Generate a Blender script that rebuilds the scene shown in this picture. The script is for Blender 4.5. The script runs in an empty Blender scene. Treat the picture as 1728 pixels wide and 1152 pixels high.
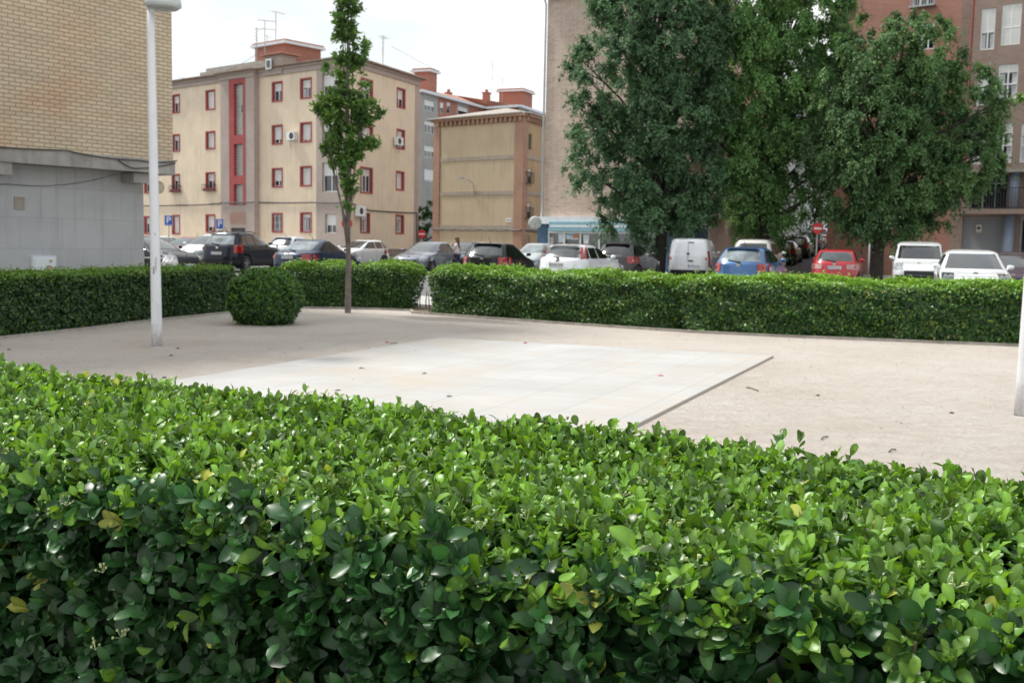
import bpy, bmesh, math, random
import numpy as np
from mathutils import Vector, Matrix
R_ = math.radians
random.seed(7); rng = np.random.default_rng(11)
scene = bpy.context.scene
COL = scene.collection

# ------------------------------------------------------------------ camera
CH = 1.5; FPX = 1800.0
PITCH, ROLL = 5.31, 1.1
CAMR = Matrix.Rotation(R_(90-PITCH), 3, 'X') @ Matrix.Rotation(R_(ROLL), 3, 'Z')
cd = bpy.data.cameras.new('camera'); cam = bpy.data.objects.new('camera', cd); COL.objects.link(cam)
cam.location = (0, 0, CH); cam.rotation_euler = CAMR.to_euler()
cd.sensor_width = 36; cd.lens = 36*FPX/1728; cd.clip_start = 0.05; cd.clip_end = 3000
cd.dof.use_dof = True; cd.dof.focus_distance = 1.95; cd.dof.aperture_fstop = 14.0
scene.camera = cam
scene.render.resolution_x = 1024; scene.render.resolution_y = 682

# ------------------------------------------------------------------ sky, sun, exposure
SUN_EL, SUN_AZ = 57.0, -62.0           # azimuth clockwise from +Y (view direction)
w = bpy.data.worlds.new("World"); scene.world = w; w.use_nodes = True
nt = w.node_tree; N = nt.nodes; Lk = nt.links; N.clear()
out = N.new('ShaderNodeOutputWorld'); bg = N.new('ShaderNodeBackground'); bg.inputs[1].default_value = 0.1
sky = N.new('ShaderNodeTexSky'); sky.sky_type = 'NISHITA'; sky.sun_disc = False
sky.sun_elevation = R_(SUN_EL); sky.sun_rotation = R_(SUN_AZ); sky.air_density = 1.0; sky.dust_density = 2.0
tc = N.new('ShaderNodeTexCoord'); mp = N.new('ShaderNodeMapping'); mp.inputs['Scale'].default_value = (1.0, 1.0, 2.6)
n1 = N.new('ShaderNodeTexNoise'); n1.inputs['Scale'].default_value = 2.1; n1.inputs['Detail'].default_value = 7; n1.inputs['Roughness'].default_value = .55
cr = N.new('ShaderNodeValToRGB'); cr.color_ramp.elements[0].position = .27; cr.color_ramp.elements[1].position = .47
n2 = N.new('ShaderNodeTexNoise'); n2.inputs['Scale'].default_value = 4.5; n2.inputs['Detail'].default_value = 6
cc = N.new('ShaderNodeValToRGB'); cc.color_ramp.elements[0].color = (3.7, 3.95, 4.1, 1); cc.color_ramp.elements[1].color = (5.15, 5.15, 5.1, 1)
cc.color_ramp.elements[0].position = .40; cc.color_ramp.elements[1].position = .68
mx = N.new('ShaderNodeMix'); mx.data_type = 'RGBA'
Lk.new(tc.outputs['Generated'], mp.inputs[0]); Lk.new(mp.outputs[0], n1.inputs[0]); Lk.new(mp.outputs[0], n2.inputs[0])
Lk.new(n1.outputs[0], cr.inputs[0]); Lk.new(n2.outputs[0], cc.inputs[0]); Lk.new(cr.outputs[0], mx.inputs[0])
Lk.new(sky.outputs[0], mx.inputs[6]); Lk.new(cc.outputs[0], mx.inputs[7]); Lk.new(mx.outputs[2], bg.inputs[0]); Lk.new(bg.outputs[0], out.inputs[0])
sd = bpy.data.lights.new('sun', 'SUN'); sd.energy = 1.75; sd.angle = R_(7); sd.color = (1, .96, .9)
so = bpy.data.objects.new('sun', sd); COL.objects.link(so)
so.rotation_euler = Vector((math.sin(R_(SUN_AZ))*math.cos(R_(SUN_EL)), math.cos(R_(SUN_AZ))*math.cos(R_(SUN_EL)), math.sin(R_(SUN_EL)))).to_track_quat('Z', 'Y').to_euler()
vs = scene.view_settings; vs.view_transform = 'Standard'; vs.look = 'None'; vs.exposure = 1.34; vs.gamma = 1
vs.use_curve_mapping = False

# ------------------------------------------------------------------ photo geometry -> places in the world
def ray(px, py): return CAMR @ Vector(((px-864)/FPX, (576-py)/FPX, -1))
def hor(px): return 391.9 + .0195*px
def at(px, py, Y): d = ray(px, py); return Vector((0, 0, CH)) + d*(Y/d.y)
def gnd(px, py, z=0): d = ray(px, py); return Vector((0, 0, CH)) + d*((z-CH)/d.z)
def X_at(px, Y): return at(px, hor(px), Y).x

# ------------------------------------------------------------------ object helpers
def tag(o, label=None, cat=None, group=None, kind=None):
    if label: o['label'] = label
    if cat: o['category'] = cat
    if group: o['group'] = group
    if kind: o['kind'] = kind
    return o
def thing(name, label, cat, loc=(0, 0, 0), rz=0, group=None):
    o = bpy.data.objects.new(name, None); o.empty_display_size = .3; COL.objects.link(o)
    o.location = loc; o.rotation_euler = (0, 0, rz); return tag(o, label, cat, group)
class MB:
    def __init__(s): s.v = []; s.f = []; s.m = []; s.uv = []
    def face(s, pts, uv=None, mi=0):
        b = len(s.v); s.v += [tuple(p) for p in pts]; s.f.append(tuple(range(b, b+len(pts)))); s.m.append(mi)
        s.uv += list(uv) if uv else [(p[0]+p[1], p[2]) for p in pts]
    def box(s, c, sz, M=None, mi=0):
        hx, hy, hz = sz[0]/2, sz[1]/2, sz[2]/2; P = []
        for dz in (-hz, hz):
            for dx, dy in ((-hx, -hy), (hx, -hy), (hx, hy), (-hx, hy)):
                q = Vector((dx, dy, dz)); q = (M @ q if M else q) + Vector(c); P.append(q)
        for f in ((3, 2, 1, 0), (4, 5, 6, 7), (0, 1, 5, 4), (1, 2, 6, 5), (2, 3, 7, 6), (3, 0, 4, 7)):
            a, b_, c_ = P[f[0]], P[f[1]], P[f[2]]; l1 = (b_-a).length; l2 = (c_-b_).length
            s.face([P[i] for i in f], [(0, 0), (l1, 0), (l1, l2), (0, l2)], mi)
    def tube(s, pts, rad, n=8, mi=0, caps=True):
        pts = [Vector(p) for p in pts]; rings = []; k = len(pts)
        if not hasattr(rad, '__len__'): rad = [rad]*k
        up = None
        for i, p in enumerate(pts):
            d = (pts[min(i+1, k-1)]-pts[max(i-1, 0)]).normalized()
            if up is None: up = Vector((0, 0, 1)) if abs(d.z) < .9 else Vector((1, 0, 0))
            x = d.cross(up).normalized(); y = x.cross(d).normalized(); up = y
            rings.append([p + (x*math.cos(2*math.pi*j/n) + y*math.sin(2*math.pi*j/n))*rad[i] for j in range(n)])
        b = len(s.v)
        for r in rings: s.v += [tuple(q) for q in r]
        for i in range(k-1):
            for j in range(n):
                a = b+i*n+j; c = b+i*n+(j+1) % n
                s.f.append((a, c, c+n, a+n)); s.m.append(mi); s.uv += [(j/n, i), ((j+1)/n, i), ((j+1)/n, i+1), (j/n, i+1)]
        if caps:
            s.f.append(tuple(b+j for j in range(n))[::-1]); s.m.append(mi); s.uv += [(0, 0)]*n
            s.f.append(tuple(b+(k-1)*n+j for j in range(n))); s.m.append(mi); s.uv += [(0, 0)]*n
    def lathe(s, c, prof, n=24, mi=0, axis='Z'):
        b = len(s.v); k = len(prof)
        for r, z in prof:
            for j in range(n):
                a = 2*math.pi*j/n; q = (r*math.cos(a), r*math.sin(a), z)
                if axis == 'Y': q = (q[0], q[2], q[1])
                s.v.append((c[0]+q[0], c[1]+q[1], c[2]+q[2]))
        for i in range(k-1):
            for j in range(n):
                a = b+i*n+j; d = b+i*n+(j+1) % n
                s.f.append((a, d, d+n, a+n)); s.m.append(mi); s.uv += [(0, 0)]*4
    def build(s, name, mats, parent=None, smooth=False, recalc=False):
        me = bpy.data.meshes.new(name); me.from_pydata(s.v, [], s.f)
        uvl = me.uv_layers.new(name='UVMap'); uvl.data.foreach_set('uv', np.array(s.uv, dtype=np.float32).ravel())
        if not isinstance(mats, (list, tuple)): mats = [mats]
        for m in mats: me.materials.append(m)
        me.polygons.foreach_set('material_index', s.m)
        if smooth: me.polygons.foreach_set('use_smooth', [True]*len(s.f))
        if recalc:
            bm = bmesh.new(); bm.from_mesh(me); bmesh.ops.remove_doubles(bm, verts=bm.verts, dist=1e-5)
            bmesh.ops.recalc_face_normals(bm, faces=bm.faces); bm.to_mesh(me); bm.free()
        me.update()
        o = bpy.data.objects.new(name, me); COL.objects.link(o)
        if parent: o.parent = parent
        return o

# ------------------------------------------------------------------ materials
MATS = {}
def new_mat(name):
    m = bpy.data.materials.new(name); m.use_nodes = True; MATS[name] = m
    return m, m.node_tree.nodes, m.node_tree.links, m.node_tree.nodes['Principled BSDF']
def nn(N, t, **kw):
    n = N.new(t)
    for k, v in kw.items(): n.inputs[k.replace('_', ' ')].default_value = v
    return n
def ramp(N, stops):
    r = N.new('ShaderNodeValToRGB'); e = r.color_ramp.elements
    while len(e) < len(stops): e.new(.5)
    for i, (p, c) in enumerate(stops): e[i].position = p; e[i].color = (*c, 1) if len(c) == 3 else c
    return r
def mat(name, col, rough=.7, metal=0, vary=.12, scale=3.0, bump=0.0, bscale=40, coat=0, spec=.5):
    """plain surface with real-world unevenness in colour and relief"""
    m, N, L, P = new_mat(name); tc = N.new('ShaderNodeTexCoord')
    no = nn(N, 'ShaderNodeTexNoise', Scale=scale, Detail=8.0, Roughness=.6); L.new(tc.outputs['Object'], no.inputs[0])
    lo = tuple(max(0, c*(1-vary)) for c in col); hi = tuple(min(1, c*(1+vary)) for c in col)
    r = ramp(N, [(.3, lo), (.7, hi)]); L.new(no.outputs[0], r.inputs[0]); L.new(r.outputs[0], P.inputs['Base Color'])
    P.inputs['Roughness'].default_value = rough; P.inputs['Metallic'].default_value = metal
    P.inputs['Coat Weight'].default_value = coat; P.inputs['Coat Roughness'].default_value = .06; P.inputs['Specular IOR Level'].default_value = spec
    if bump:
        nb = nn(N, 'ShaderNodeTexNoise', Scale=bscale, Detail=6.0); L.new(tc.outputs['Object'], nb.inputs[0])
        b = nn(N, 'ShaderNodeBump', Strength=bump, Distance=.02); L.new(nb.outputs[0], b.inputs['Height']); L.new(b.outputs[0], P.inputs['Normal'])
    return m
def brick(name, c1, c2, mortar, bw=.25, bh=.07, mo=.012, vary=.25, patch=None, rough=.85, bump=.4, offset=.5):
    m, N, L, P = new_mat(name); uv = N.new('ShaderNodeTexCoord')
    b = N.new('ShaderNodeTexBrick'); b.offset = offset; L.new(uv.outputs['UV'], b.inputs[0])
    b.inputs['Scale'].default_value = 1; b.inputs['Brick Width'].default_value = bw; b.inputs['Row Height'].default_value = bh
    b.inputs['Mortar Size'].default_value = mo; b.inputs['Mortar Smooth'].default_value = .15; b.inputs['Bias'].default_value = 0
    b.inputs['Color1'].default_value = (*c1, 1); b.inputs['Color2'].default_value = (*c2, 1); b.inputs['Mortar'].default_value = (*mortar, 1)
    n = nn(N, 'ShaderNodeTexNoise', Scale=.35, Detail=9.0, Roughness=.62); L.new(uv.outputs['UV'], n.inputs[0])
    r = ramp(N, [(.3, (1-vary,)*3), (.7, (1+vary*.6,)*3)]); L.new(n.outputs[0], r.inputs[0])
    mu = N.new('ShaderNodeMix'); mu.data_type = 'RGBA'; mu.blend_type = 'MULTIPLY'; mu.inputs[0].default_value = 1
    L.new(b.outputs['Color'], mu.inputs[6]); L.new(r.outputs[0], mu.inputs[7]); src = mu.outputs[2]
    if patch:
        n3 = nn(N, 'ShaderNodeTexNoise', Scale=.5, Detail=3.0); mp = N.new('ShaderNodeMapping'); mp.inputs[1].default_value = (7, 3, 1); mp.inputs[3].default_value=(1,1.6,1)
        L.new(uv.outputs['UV'], mp.inputs[0]); L.new(mp.outputs[0], n3.inputs[0]); r3 = ramp(N, [(.5, (0, 0, 0)), (.68, (1, 1, 1))]); L.new(n3.outputs[0], r3.inputs[0])
        m2 = N.new('ShaderNodeMix'); m2.data_type = 'RGBA'; m2.blend_type = 'MULTIPLY'; L.new(r3.outputs[0], m2.inputs[0]); L.new(src, m2.inputs[6]); m2.inputs[7].default_value = (*patch, 1); src = m2.outputs[2]
    L.new(src, P.inputs['Base Color']); P.inputs['Roughness'].default_value = rough
    if bump:
        inv = N.new('ShaderNodeMath'); inv.operation = 'SUBTRACT'; inv.inputs[0].default_value = 1; L.new(b.outputs['Fac'], inv.inputs[1])
        bp = nn(N, 'ShaderNodeBump', Strength=bump, Distance=.01); L.new(inv.outputs[0], bp.inputs['Height']); L.new(bp.outputs[0], P.inputs['Normal'])
    return m
def leafmat(name, rough=.38, trans=.3, spec=.5):
    m, N, L, P = new_mat(name)
    a = N.new('ShaderNodeAttribute'); a.attribute_name = 'col'; g = N.new('ShaderNodeNewGeometry')
    mul = N.new('ShaderNodeMix'); mul.data_type = 'RGBA'; L.new(g.outputs['Backfacing'], mul.inputs[0]); L.new(a.outputs['Color'], mul.inputs[6])
    hs = nn(N, 'ShaderNodeHueSaturation', Saturation=.78, Value=1.25); L.new(a.outputs['Color'], hs.inputs['Color']); L.new(hs.outputs[0], mul.inputs[7])
    L.new(mul.outputs[2], P.inputs['Base Color']); P.inputs['Roughness'].default_value = rough; P.inputs['Specular IOR Level'].default_value = spec
    t = N.new('ShaderNodeBsdfTranslucent'); h2 = nn(N, 'ShaderNodeHueSaturation', Hue=.485, Saturation=1.15, Value=1.5); L.new(a.outputs['Color'], h2.inputs['Color']); L.new(h2.outputs[0], t.inputs[0])
    ms = N.new('ShaderNodeMixShader'); ms.inputs[0].default_value = trans
    L.new(P.outputs[0], ms.inputs[1]); L.new(t.outputs[0], ms.inputs[2]); L.new(ms.outputs[0], N['Material Output'].inputs[0])
    return m
def glassmat(name, col=(.02, .025, .03), rough=.05, vary=True, metal=0, spec=.8, coat=.03, bump=.05):
    m, N, L, P = new_mat(name); tc = N.new('ShaderNodeTexCoord')
    no = nn(N, 'ShaderNodeTexNoise', Scale=2.3, Detail=4.0); L.new(tc.outputs['Object'], no.inputs[0])
    r = ramp(N, [(.35, tuple(c*.4 for c in col)), (.75, tuple(min(1, c*2.0) for c in col))]); L.new(no.outputs[0], r.inputs[0])  # mottled base colour hints at curtains and mirrored clouds
    L.new(r.outputs[0], P.inputs['Base Color']); P.inputs['Roughness'].default_value = rough; P.inputs['Specular IOR Level'].default_value = spec
    P.inputs['Metallic'].default_value = metal; P.inputs['Coat Weight'].default_value = .6; P.inputs['Coat Roughness'].default_value = coat
    b = nn(N, 'ShaderNodeBump', Strength=bump, Distance=.05); L.new(no.outputs[0], b.inputs['Height']); L.new(b.outputs[0], P.inputs['Normal'])
    return m
def pole_dirt():
    m = M['white_pole']; N, L = m.node_tree.nodes, m.node_tree.links; P = N['Principled BSDF']; src = P.inputs['Base Color'].links[0].from_socket; tc = N.new('ShaderNodeTexCoord'); sp = N.new('ShaderNodeSeparateXYZ'); L.new(tc.outputs['Object'], sp.inputs[0])
    mr = N.new('ShaderNodeMapRange'); mr.inputs[1].default_value = .0; mr.inputs[2].default_value = .42; mr.inputs[3].default_value = .85; mr.inputs[4].default_value = .05; L.new(sp.outputs[2], mr.inputs[0])
    no = nn(N, 'ShaderNodeTexNoise', Scale=14.0, Detail=9.0, Roughness=.75); mp = N.new('ShaderNodeMapping'); mp.inputs[3].default_value = (1, 1, .35); L.new(tc.outputs['Object'], mp.inputs[0]); L.new(mp.outputs[0], no.inputs[0]); r = ramp(N, [(.42, (0, 0, 0)), (.66, (1, 1, 1))]); L.new(no.outputs[0], r.inputs[0])
    mm = N.new('ShaderNodeMath'); mm.operation = 'MULTIPLY'; L.new(mr.outputs[0], mm.inputs[0]); L.new(r.outputs[0], mm.inputs[1])
    mx = N.new('ShaderNodeMix'); mx.data_type = 'RGBA'; L.new(mm.outputs[0], mx.inputs[0]); L.new(src, mx.inputs[6]); mx.inputs[7].default_value = (.36, .30, .25, 1); L.new(mx.outputs[2], P.inputs['Base Color'])
def paint(name, col, metal=.25, rough=.35):
    m, N, L, P = new_mat(name); tc = N.new('ShaderNodeTexCoord')
    no = nn(N, 'ShaderNodeTexNoise', Scale=2.5, Detail=8.0, Roughness=.7); L.new(tc.outputs['Object'], no.inputs[0])
    sp = N.new('ShaderNodeSeparateXYZ'); L.new(tc.outputs['Object'], sp.inputs[0])
    # road dirt kicked up over the sills and bumpers
    mr = N.new('ShaderNodeMapRange'); mr.inputs[1].default_value = .15; mr.inputs[2].default_value = .62; mr.inputs[3].default_value = .5; mr.inputs[4].default_value = 0; L.new(sp.outputs[2], mr.inputs[0])
    mm = N.new('ShaderNodeMath'); mm.operation = 'MULTIPLY'; L.new(mr.outputs[0], mm.inputs[0]); L.new(no.outputs[0], mm.inputs[1])
    mx = N.new('ShaderNodeMix'); mx.data_type = 'RGBA'; L.new(mm.outputs[0], mx.inputs[0]); mx.inputs[6].default_value = (*col, 1); mx.inputs[7].default_value = (.12, .105, .09, 1)
    L.new(mx.outputs[2], P.inputs['Base Color']); P.inputs['Metallic'].default_value = metal
    r = ramp(N, [(.3, (rough-.08,)*3), (.8, (rough+.2,)*3)]); L.new(no.outputs[0], r.inputs[0]); L.new(r.outputs[0], P.inputs['Roughness'])
    dk = max(col) < .1; P.inputs['Coat Weight'].default_value = .45 if dk else .9; P.inputs['Coat Roughness'].default_value = .05; P.inputs['Specular IOR Level'].default_value = .2 if dk else .5
    return m
M = MATS
leafmat('hedge_leaf', .35, .24, .4); leafmat('tree_leaf', .5, .28, .3); leafmat('litter_leaf', .8, .1, .2)
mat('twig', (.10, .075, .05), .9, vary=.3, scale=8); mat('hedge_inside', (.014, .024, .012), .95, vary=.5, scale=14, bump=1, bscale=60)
mat('bark', (.17, .14, .12), .9, vary=.35, scale=9, bump=.8, bscale=25); mat('bark_dark', (.05, .04, .035), .9, vary=.35, scale=6, bump=.8, bscale=18)
mat('white_pole', (.72, .73, .75), .45, vary=.06, scale=2.5, bump=.05); pole_dirt(); mat('pole_grime', (.3, .29, .31), .8)
mat('lamp_shell', (.5, .54, .53), .4); mat('lamp_lens', (.32, .35, .34), .25, vary=.2)
mat('galv', (.42, .44, .45), .45, metal=.5); mat('dark_metal', (.05, .05, .055), .5); mat('black_plastic', (.018, .018, .02), .5)
mat('white_paint', (.8, .8, .79), .5, vary=.05); mat('sign_red', (.62, .02, .02), .4, vary=.08); mat('sign_blue', (.03, .12, .5), .4, vary=.08)
mat('concrete', (.36, .35, .33), .9, vary=.25, scale=2, bump=.3); mat('concrete_beam', (.37, .345, .32), .9, vary=.3, scale=1.5, bump=.4)
mat('cream_render', (.77, .635, .475), .9, vary=.07, scale=.9, bump=.12, bscale=30)
mat('ochre_render', (.58, .485, .345), .9, vary=.08, scale=.5, bump=.15, bscale=30)
mat('ochre_side', (.50, .37, .225), .9, vary=.08, scale=.8)
mat('red_trim', (.36, .075, .07), .75, vary=.15, scale=2); mat('band_grey', (.42, .37, .31), .9, vary=.15)
mat('shutter', (.74, .73, .70), .6, vary=.05, scale=1.5); mat('shutter_beige', (.62, .56, .45), .6, vary=.05); mat('win_white', (.78, .8, .8), .4, vary=.03)
mat('grey_render', (.36, .36, .35), .9, vary=.12, scale=.5); mat('green_blind', (.07, .10, .06), .6)
mat('brown_frame', (.22, .17, .13), .6); mat('curtain', (.55, .55, .55), .8, vary=.2, scale=4)
glassmat('glass'); glassmat('car_glass', (.006, .008, .009), .13, coat=.11, bump=.005); glassmat('car_glass_light', (.02, .028, .03), .13, spec=1.0, coat=.1, bump=.005)
glassmat('shop_glass', (.05, .05, .055), .06)
mat('satellite', (.6, .62, .6), .5); mat('blue_fascia', (.24, .44, .51), .6, vary=.1); mat('blue_pillar', (.045, .10, .17), .6, vary=.15); mat('white_fascia', (.72, .76, .8), .6, vary=.06)
mat('roof_tile', (.26, .19, .145), .9, vary=.3, scale=3, bump=.8, bscale=12); mat('roof_sheet', (.34, .31, .27), .85, vary=.2); mat('red_tile', (.42, .20, .14), .9, vary=.25, scale=4, bump=.6, bscale=10)
brick('tan_brick', (.66, .545, .375), (.58, .46, .31), (.34, .27, .21), .225, .0765, .0115, .14, patch=(1.02, .88, .84))
brick('pink_brick', (.70, .53, .42), (.54, .38, .29), (.62, .56, .49), .25, .075, .012, .2)
brick('brown_tower_brick', (.47, .37, .32), (.40, .31, .265), (.43, .38, .34), .25, .07, .013, .15)
brick('brown_brick', (.33, .22, .17), (.26, .17, .13), (.33, .28, .25), .25, .07, .012, .15)
brick('red_brick', (.45, .21, .15), (.39, .175, .125), (.38, .25, .21), .25, .07, .009, .12)
brick('quoin_brick', (.46, .24, .16), (.36, .18, .12), (.42, .33, .25), .25, .08, .014, .2)
brick('penthouse_brick', (.43, .175, .125), (.38, .15, .105), (.35, .2, .15), .25, .07, .008, .1)
brick('stone_tiles', (.49, .49, .49), (.45, .45, .452), (.37, .37, .372), .9, .6, .006, .14, patch=(.86, .86, .88), rough=.55, bump=.15)
brick('rubble_stone', (.30, .25, .21), (.20, .165, .14), (.40, .36, .31), .42, .3, .035, .3, bump=1, offset=.37)
brick('glass_block', (.50, .52, .47), (.40, .43, .40), (.26, .25, .22), .2, .2, .02, .25, rough=.2, offset=0)
brick('garage_slats', (.30, .31, .33), (.28, .29, .31), (.2, .2, .22), 4, .11, .012, .1, rough=.5)
def weather(name, amt=.16, sx=5.0, sz=.35):
    """rain streaks and repaired patches on a wall: long vertical noise multiplied into the wall's own colour"""
    m = M[name]; N, L = m.node_tree.nodes, m.node_tree.links; P = N['Principled BSDF']; src = P.inputs['Base Color'].links[0].from_socket
    tc = N.new('ShaderNodeTexCoord'); mp = N.new('ShaderNodeMapping'); mp.inputs[3].default_value = (sx, sz, 1); L.new(tc.outputs['UV'], mp.inputs[0])
    n = nn(N, 'ShaderNodeTexNoise', Scale=1.0, Detail=7.0, Roughness=.6); L.new(mp.outputs[0], n.inputs[0]); r = ramp(N, [(.30, (1-amt*1.6, 1-amt*1.7, 1-amt*1.8)), (.50, (1, 1, 1))]); L.new(n.outputs[0], r.inputs[0])
    v = N.new('ShaderNodeTexVoronoi'); v.inputs['Scale'].default_value = .33; L.new(tc.outputs['UV'], v.inputs[0]); r2 = ramp(N, [(.0, (1-amt*.5,)*3), (1, (1+amt*.25,)*3)]); bw = N.new('ShaderNodeRGBToBW'); L.new(v.outputs['Color'], bw.inputs[0]); L.new(bw.outputs[0], r2.inputs[0])
    a = N.new('ShaderNodeMix'); a.data_type = 'RGBA'; a.blend_type = 'MULTIPLY'; a.inputs[0].default_value = 1; L.new(src, a.inputs[6]); L.new(r.outputs[0], a.inputs[7])
    b = N.new('ShaderNodeMix'); b.data_type = 'RGBA'; b.blend_type = 'MULTIPLY'; b.inputs[0].default_value = 1; L.new(a.outputs[2], b.inputs[6]); L.new(r2.outputs[0], b.inputs[7]); L.new(b.outputs[2], P.inputs['Base Color'])
for nm, am in (('cream_render', .08), ('ochre_render', .09), ('ochre_side', .1), ('stone_tiles', .10), ('concrete_beam', .16), ('pink_brick', .1), ('grey_render', .1), ('white_fascia', .08), ('band_grey', .1)): weather(nm, am)
weather('pink_brick', .13, 1.6, 7.0); weather('tan_brick', .05, .8, 5.0); weather('brown_brick', .08, 1.5, 6.0); weather('red_brick', .06, 1.5, 6.0)
mat('garage_panel', (.30, .34, .40), .5, vary=.08); mat('blue_column', (.26, .31, .40), .5, vary=.08)

# ------------------------------------------------------------------ ground surfaces
def sand_mat():
    m, N, L, P = new_mat('sand'); tc = N.new('ShaderNodeTexCoord')
    a = nn(N, 'ShaderNodeTexNoise', Scale=.55, Detail=9.0, Roughness=.65); L.new(tc.outputs['Object'], a.inputs[0])
    r = ramp(N, [(.25, (.49, .43, .37)), (.5, (.56, .505, .45)), (.75, (.615, .57, .52))]); L.new(a.outputs[0], r.inputs[0])
    mp = N.new('ShaderNodeMapping'); mp.inputs[3].default_value = (1, 1, 1); L.new(tc.outputs['Object'], mp.inputs[0])
    f = nn(N, 'ShaderNodeTexNoise', Scale=26.0, Detail=9.0, Roughness=.8); L.new(mp.outputs[0], f.inputs[0])
    r2 = ramp(N, [(.29, (.42, .4, .37)), (.39, (.97, .97, .97)), (.7, (1.14, 1.14, 1.14))]); L.new(f.outputs[0], r2.inputs[0])
    mu = N.new('ShaderNodeMix'); mu.data_type = 'RGBA'; mu.blend_type = 'MULTIPLY'; mu.inputs[0].default_value = 1; L.new(r.outputs[0], mu.inputs[6]); L.new(r2.outputs[0], mu.inputs[7])
    L.new(mu.outputs[2], P.inputs['Base Color']); P.inputs['Roughness'].default_value = .95; P.inputs['Specular IOR Level'].default_value = .15
    g = nn(N, 'ShaderNodeTexNoise', Scale=5.5, Detail=8.0, Roughness=.7, Distortion=.6); L.new(tc.outputs['Object'], g.inputs[0])
    ad = N.new('ShaderNodeMath'); ad.operation = 'MULTIPLY_ADD'; ad.inputs[1].default_value = .35; L.new(f.outputs[0], ad.inputs[0]); L.new(g.outputs[0], ad.inputs[2])
    b = nn(N, 'ShaderNodeBump', Strength=1.0, Distance=.085); L.new(ad.outputs[0], b.inputs['Height']); L.new(b.outputs[0], P.inputs['Normal'])
def slab_mat():
    m, N, L, P = new_mat('slab'); uv = N.new('ShaderNodeTexCoord')
    b = N.new('ShaderNodeTexBrick'); b.offset = 0; L.new(uv.outputs['UV'], b.inputs[0])
    for k, v in (('Scale', 1), ('Brick Width', .6), ('Row Height', .6), ('Mortar Size', .008), ('Mortar Smooth', .4)): b.inputs[k].default_value = v
    b.inputs['Color1'].default_value = (.425, .425, .42, 1); b.inputs['Color2'].default_value = (.405, .405, .40, 1); b.inputs['Mortar'].default_value = (.33, .325, .31, 1)
    n = nn(N, 'ShaderNodeTexNoise', Scale=.7, Detail=9.0, Roughness=.6); L.new(uv.outputs['UV'], n.inputs[0])
    r = ramp(N, [(.28, (.86, .85, .83)), (.7, (1.08, 1.08, 1.08))]); L.new(n.outputs[0], r.inputs[0])
    mu = N.new('ShaderNodeMix'); mu.data_type = 'RGBA'; mu.blend_type = 'MULTIPLY'; mu.inputs[0].default_value = 1; L.new(b.outputs[0], mu.inputs[6]); L.new(r.outputs[0], mu.inputs[7])
    n2 = nn(N, 'ShaderNodeTexNoise', Scale=.42, Detail=6.0, Roughness=.7); mp = N.new('ShaderNodeMapping'); mp.inputs[1].default_value = (3.3, 8.1, 0); L.new(uv.outputs['UV'], mp.inputs[0]); L.new(mp.outputs[0], n2.inputs[0])
    r2 = ramp(N, [(.47, (0, 0, 0)), (.70, (.85, .85, .85))]); L.new(n2.outputs[0], r2.inputs[0])
    m2 = N.new('ShaderNodeMix'); m2.data_type = 'RGBA'; L.new(r2.outputs[0], m2.inputs[0]); L.new(mu.outputs[2], m2.inputs[6]); m2.inputs[7].default_value = (.42, .36, .29, 1)
    L.new(m2.outputs[2], P.inputs['Base Color']); P.inputs['Roughness'].default_value = .8
    bp = nn(N, 'ShaderNodeBump', Strength=.3, Distance=.008); inv = N.new('ShaderNodeMath'); inv.operation = 'SUBTRACT'; inv.inputs[0].default_value = 1; L.new(b.outputs['Fac'], inv.inputs[1]); L.new(inv.outputs[0], bp.inputs['Height']); L.new(bp.outputs[0], P.inputs['Normal'])
sand_mat(); slab_mat()
mat('asphalt', (.085, .085, .09), .9, vary=.25, scale=1.2, bump=.3, bscale=80); mat('asphalt_lot', (.13, .13, .13), .9, vary=.2, scale=.6, bump=.3, bscale=80)
mat('pavement_mat', (.44, .43, .41), .85, vary=.15, scale=1.5, bump=.15); mat('soil', (.17, .125, .09), .95, vary=.35, scale=6, bump=1, bscale=40)
mat('edging', (.34, .31, .27), .9, vary=.25, scale=6, bump=.4); mat('road_paint', (.62, .62, .6), .8, vary=.2, scale=6); mat('road_yellow', (.45, .35, .15), .8, vary=.2, scale=6)
def sheet(name, pts, m, z):
    b = MB(); b.face([(p[0], p[1], z) for p in pts], [(p[0], p[1]) for p in pts]); o = b.build(name, m); return tag(o, kind='structure')
# boundaries
HL = [(X_at(-260, 13.0), 13.0), (X_at(0, 15.3), 15.3), (X_at(140, 17.0), 17.0), (X_at(240, 18.7), 18.7), (X_at(405, 21.7), 21.7)]    # front line of left hedge
HM = [(X_at(470, 22.9), 22.9), (X_at(600, 23.2), 23.2), (X_at(703, 22.8), 22.8)]
HR1 = [(X_at(707, 22.1), 22.1), (X_at(950, 20.0), 20.0), (X_at(1160, 18.65), 18.65)]
HR2 = [(X_at(1132, 18.78), 18.78), (X_at(1300, 18.1), 18.1), (X_at(1728, 17.1), 17.1), (X_at(2150, 16.2), 16.2)]
sheet('ground', [(-600, -60), (600, -60), (600, 900), (-600, 900)], M['asphalt_lot'], -.012)
parkpts = [(-30, -12), (30, -12), (30, 17.0)] + [(x, y+1.5) for x, y in reversed(HR2)] + [(x, y+1.5) for x, y in reversed(HM)] + [(x, y+1.5) for x, y in reversed(HL)] + [(-30, 9)]
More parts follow.
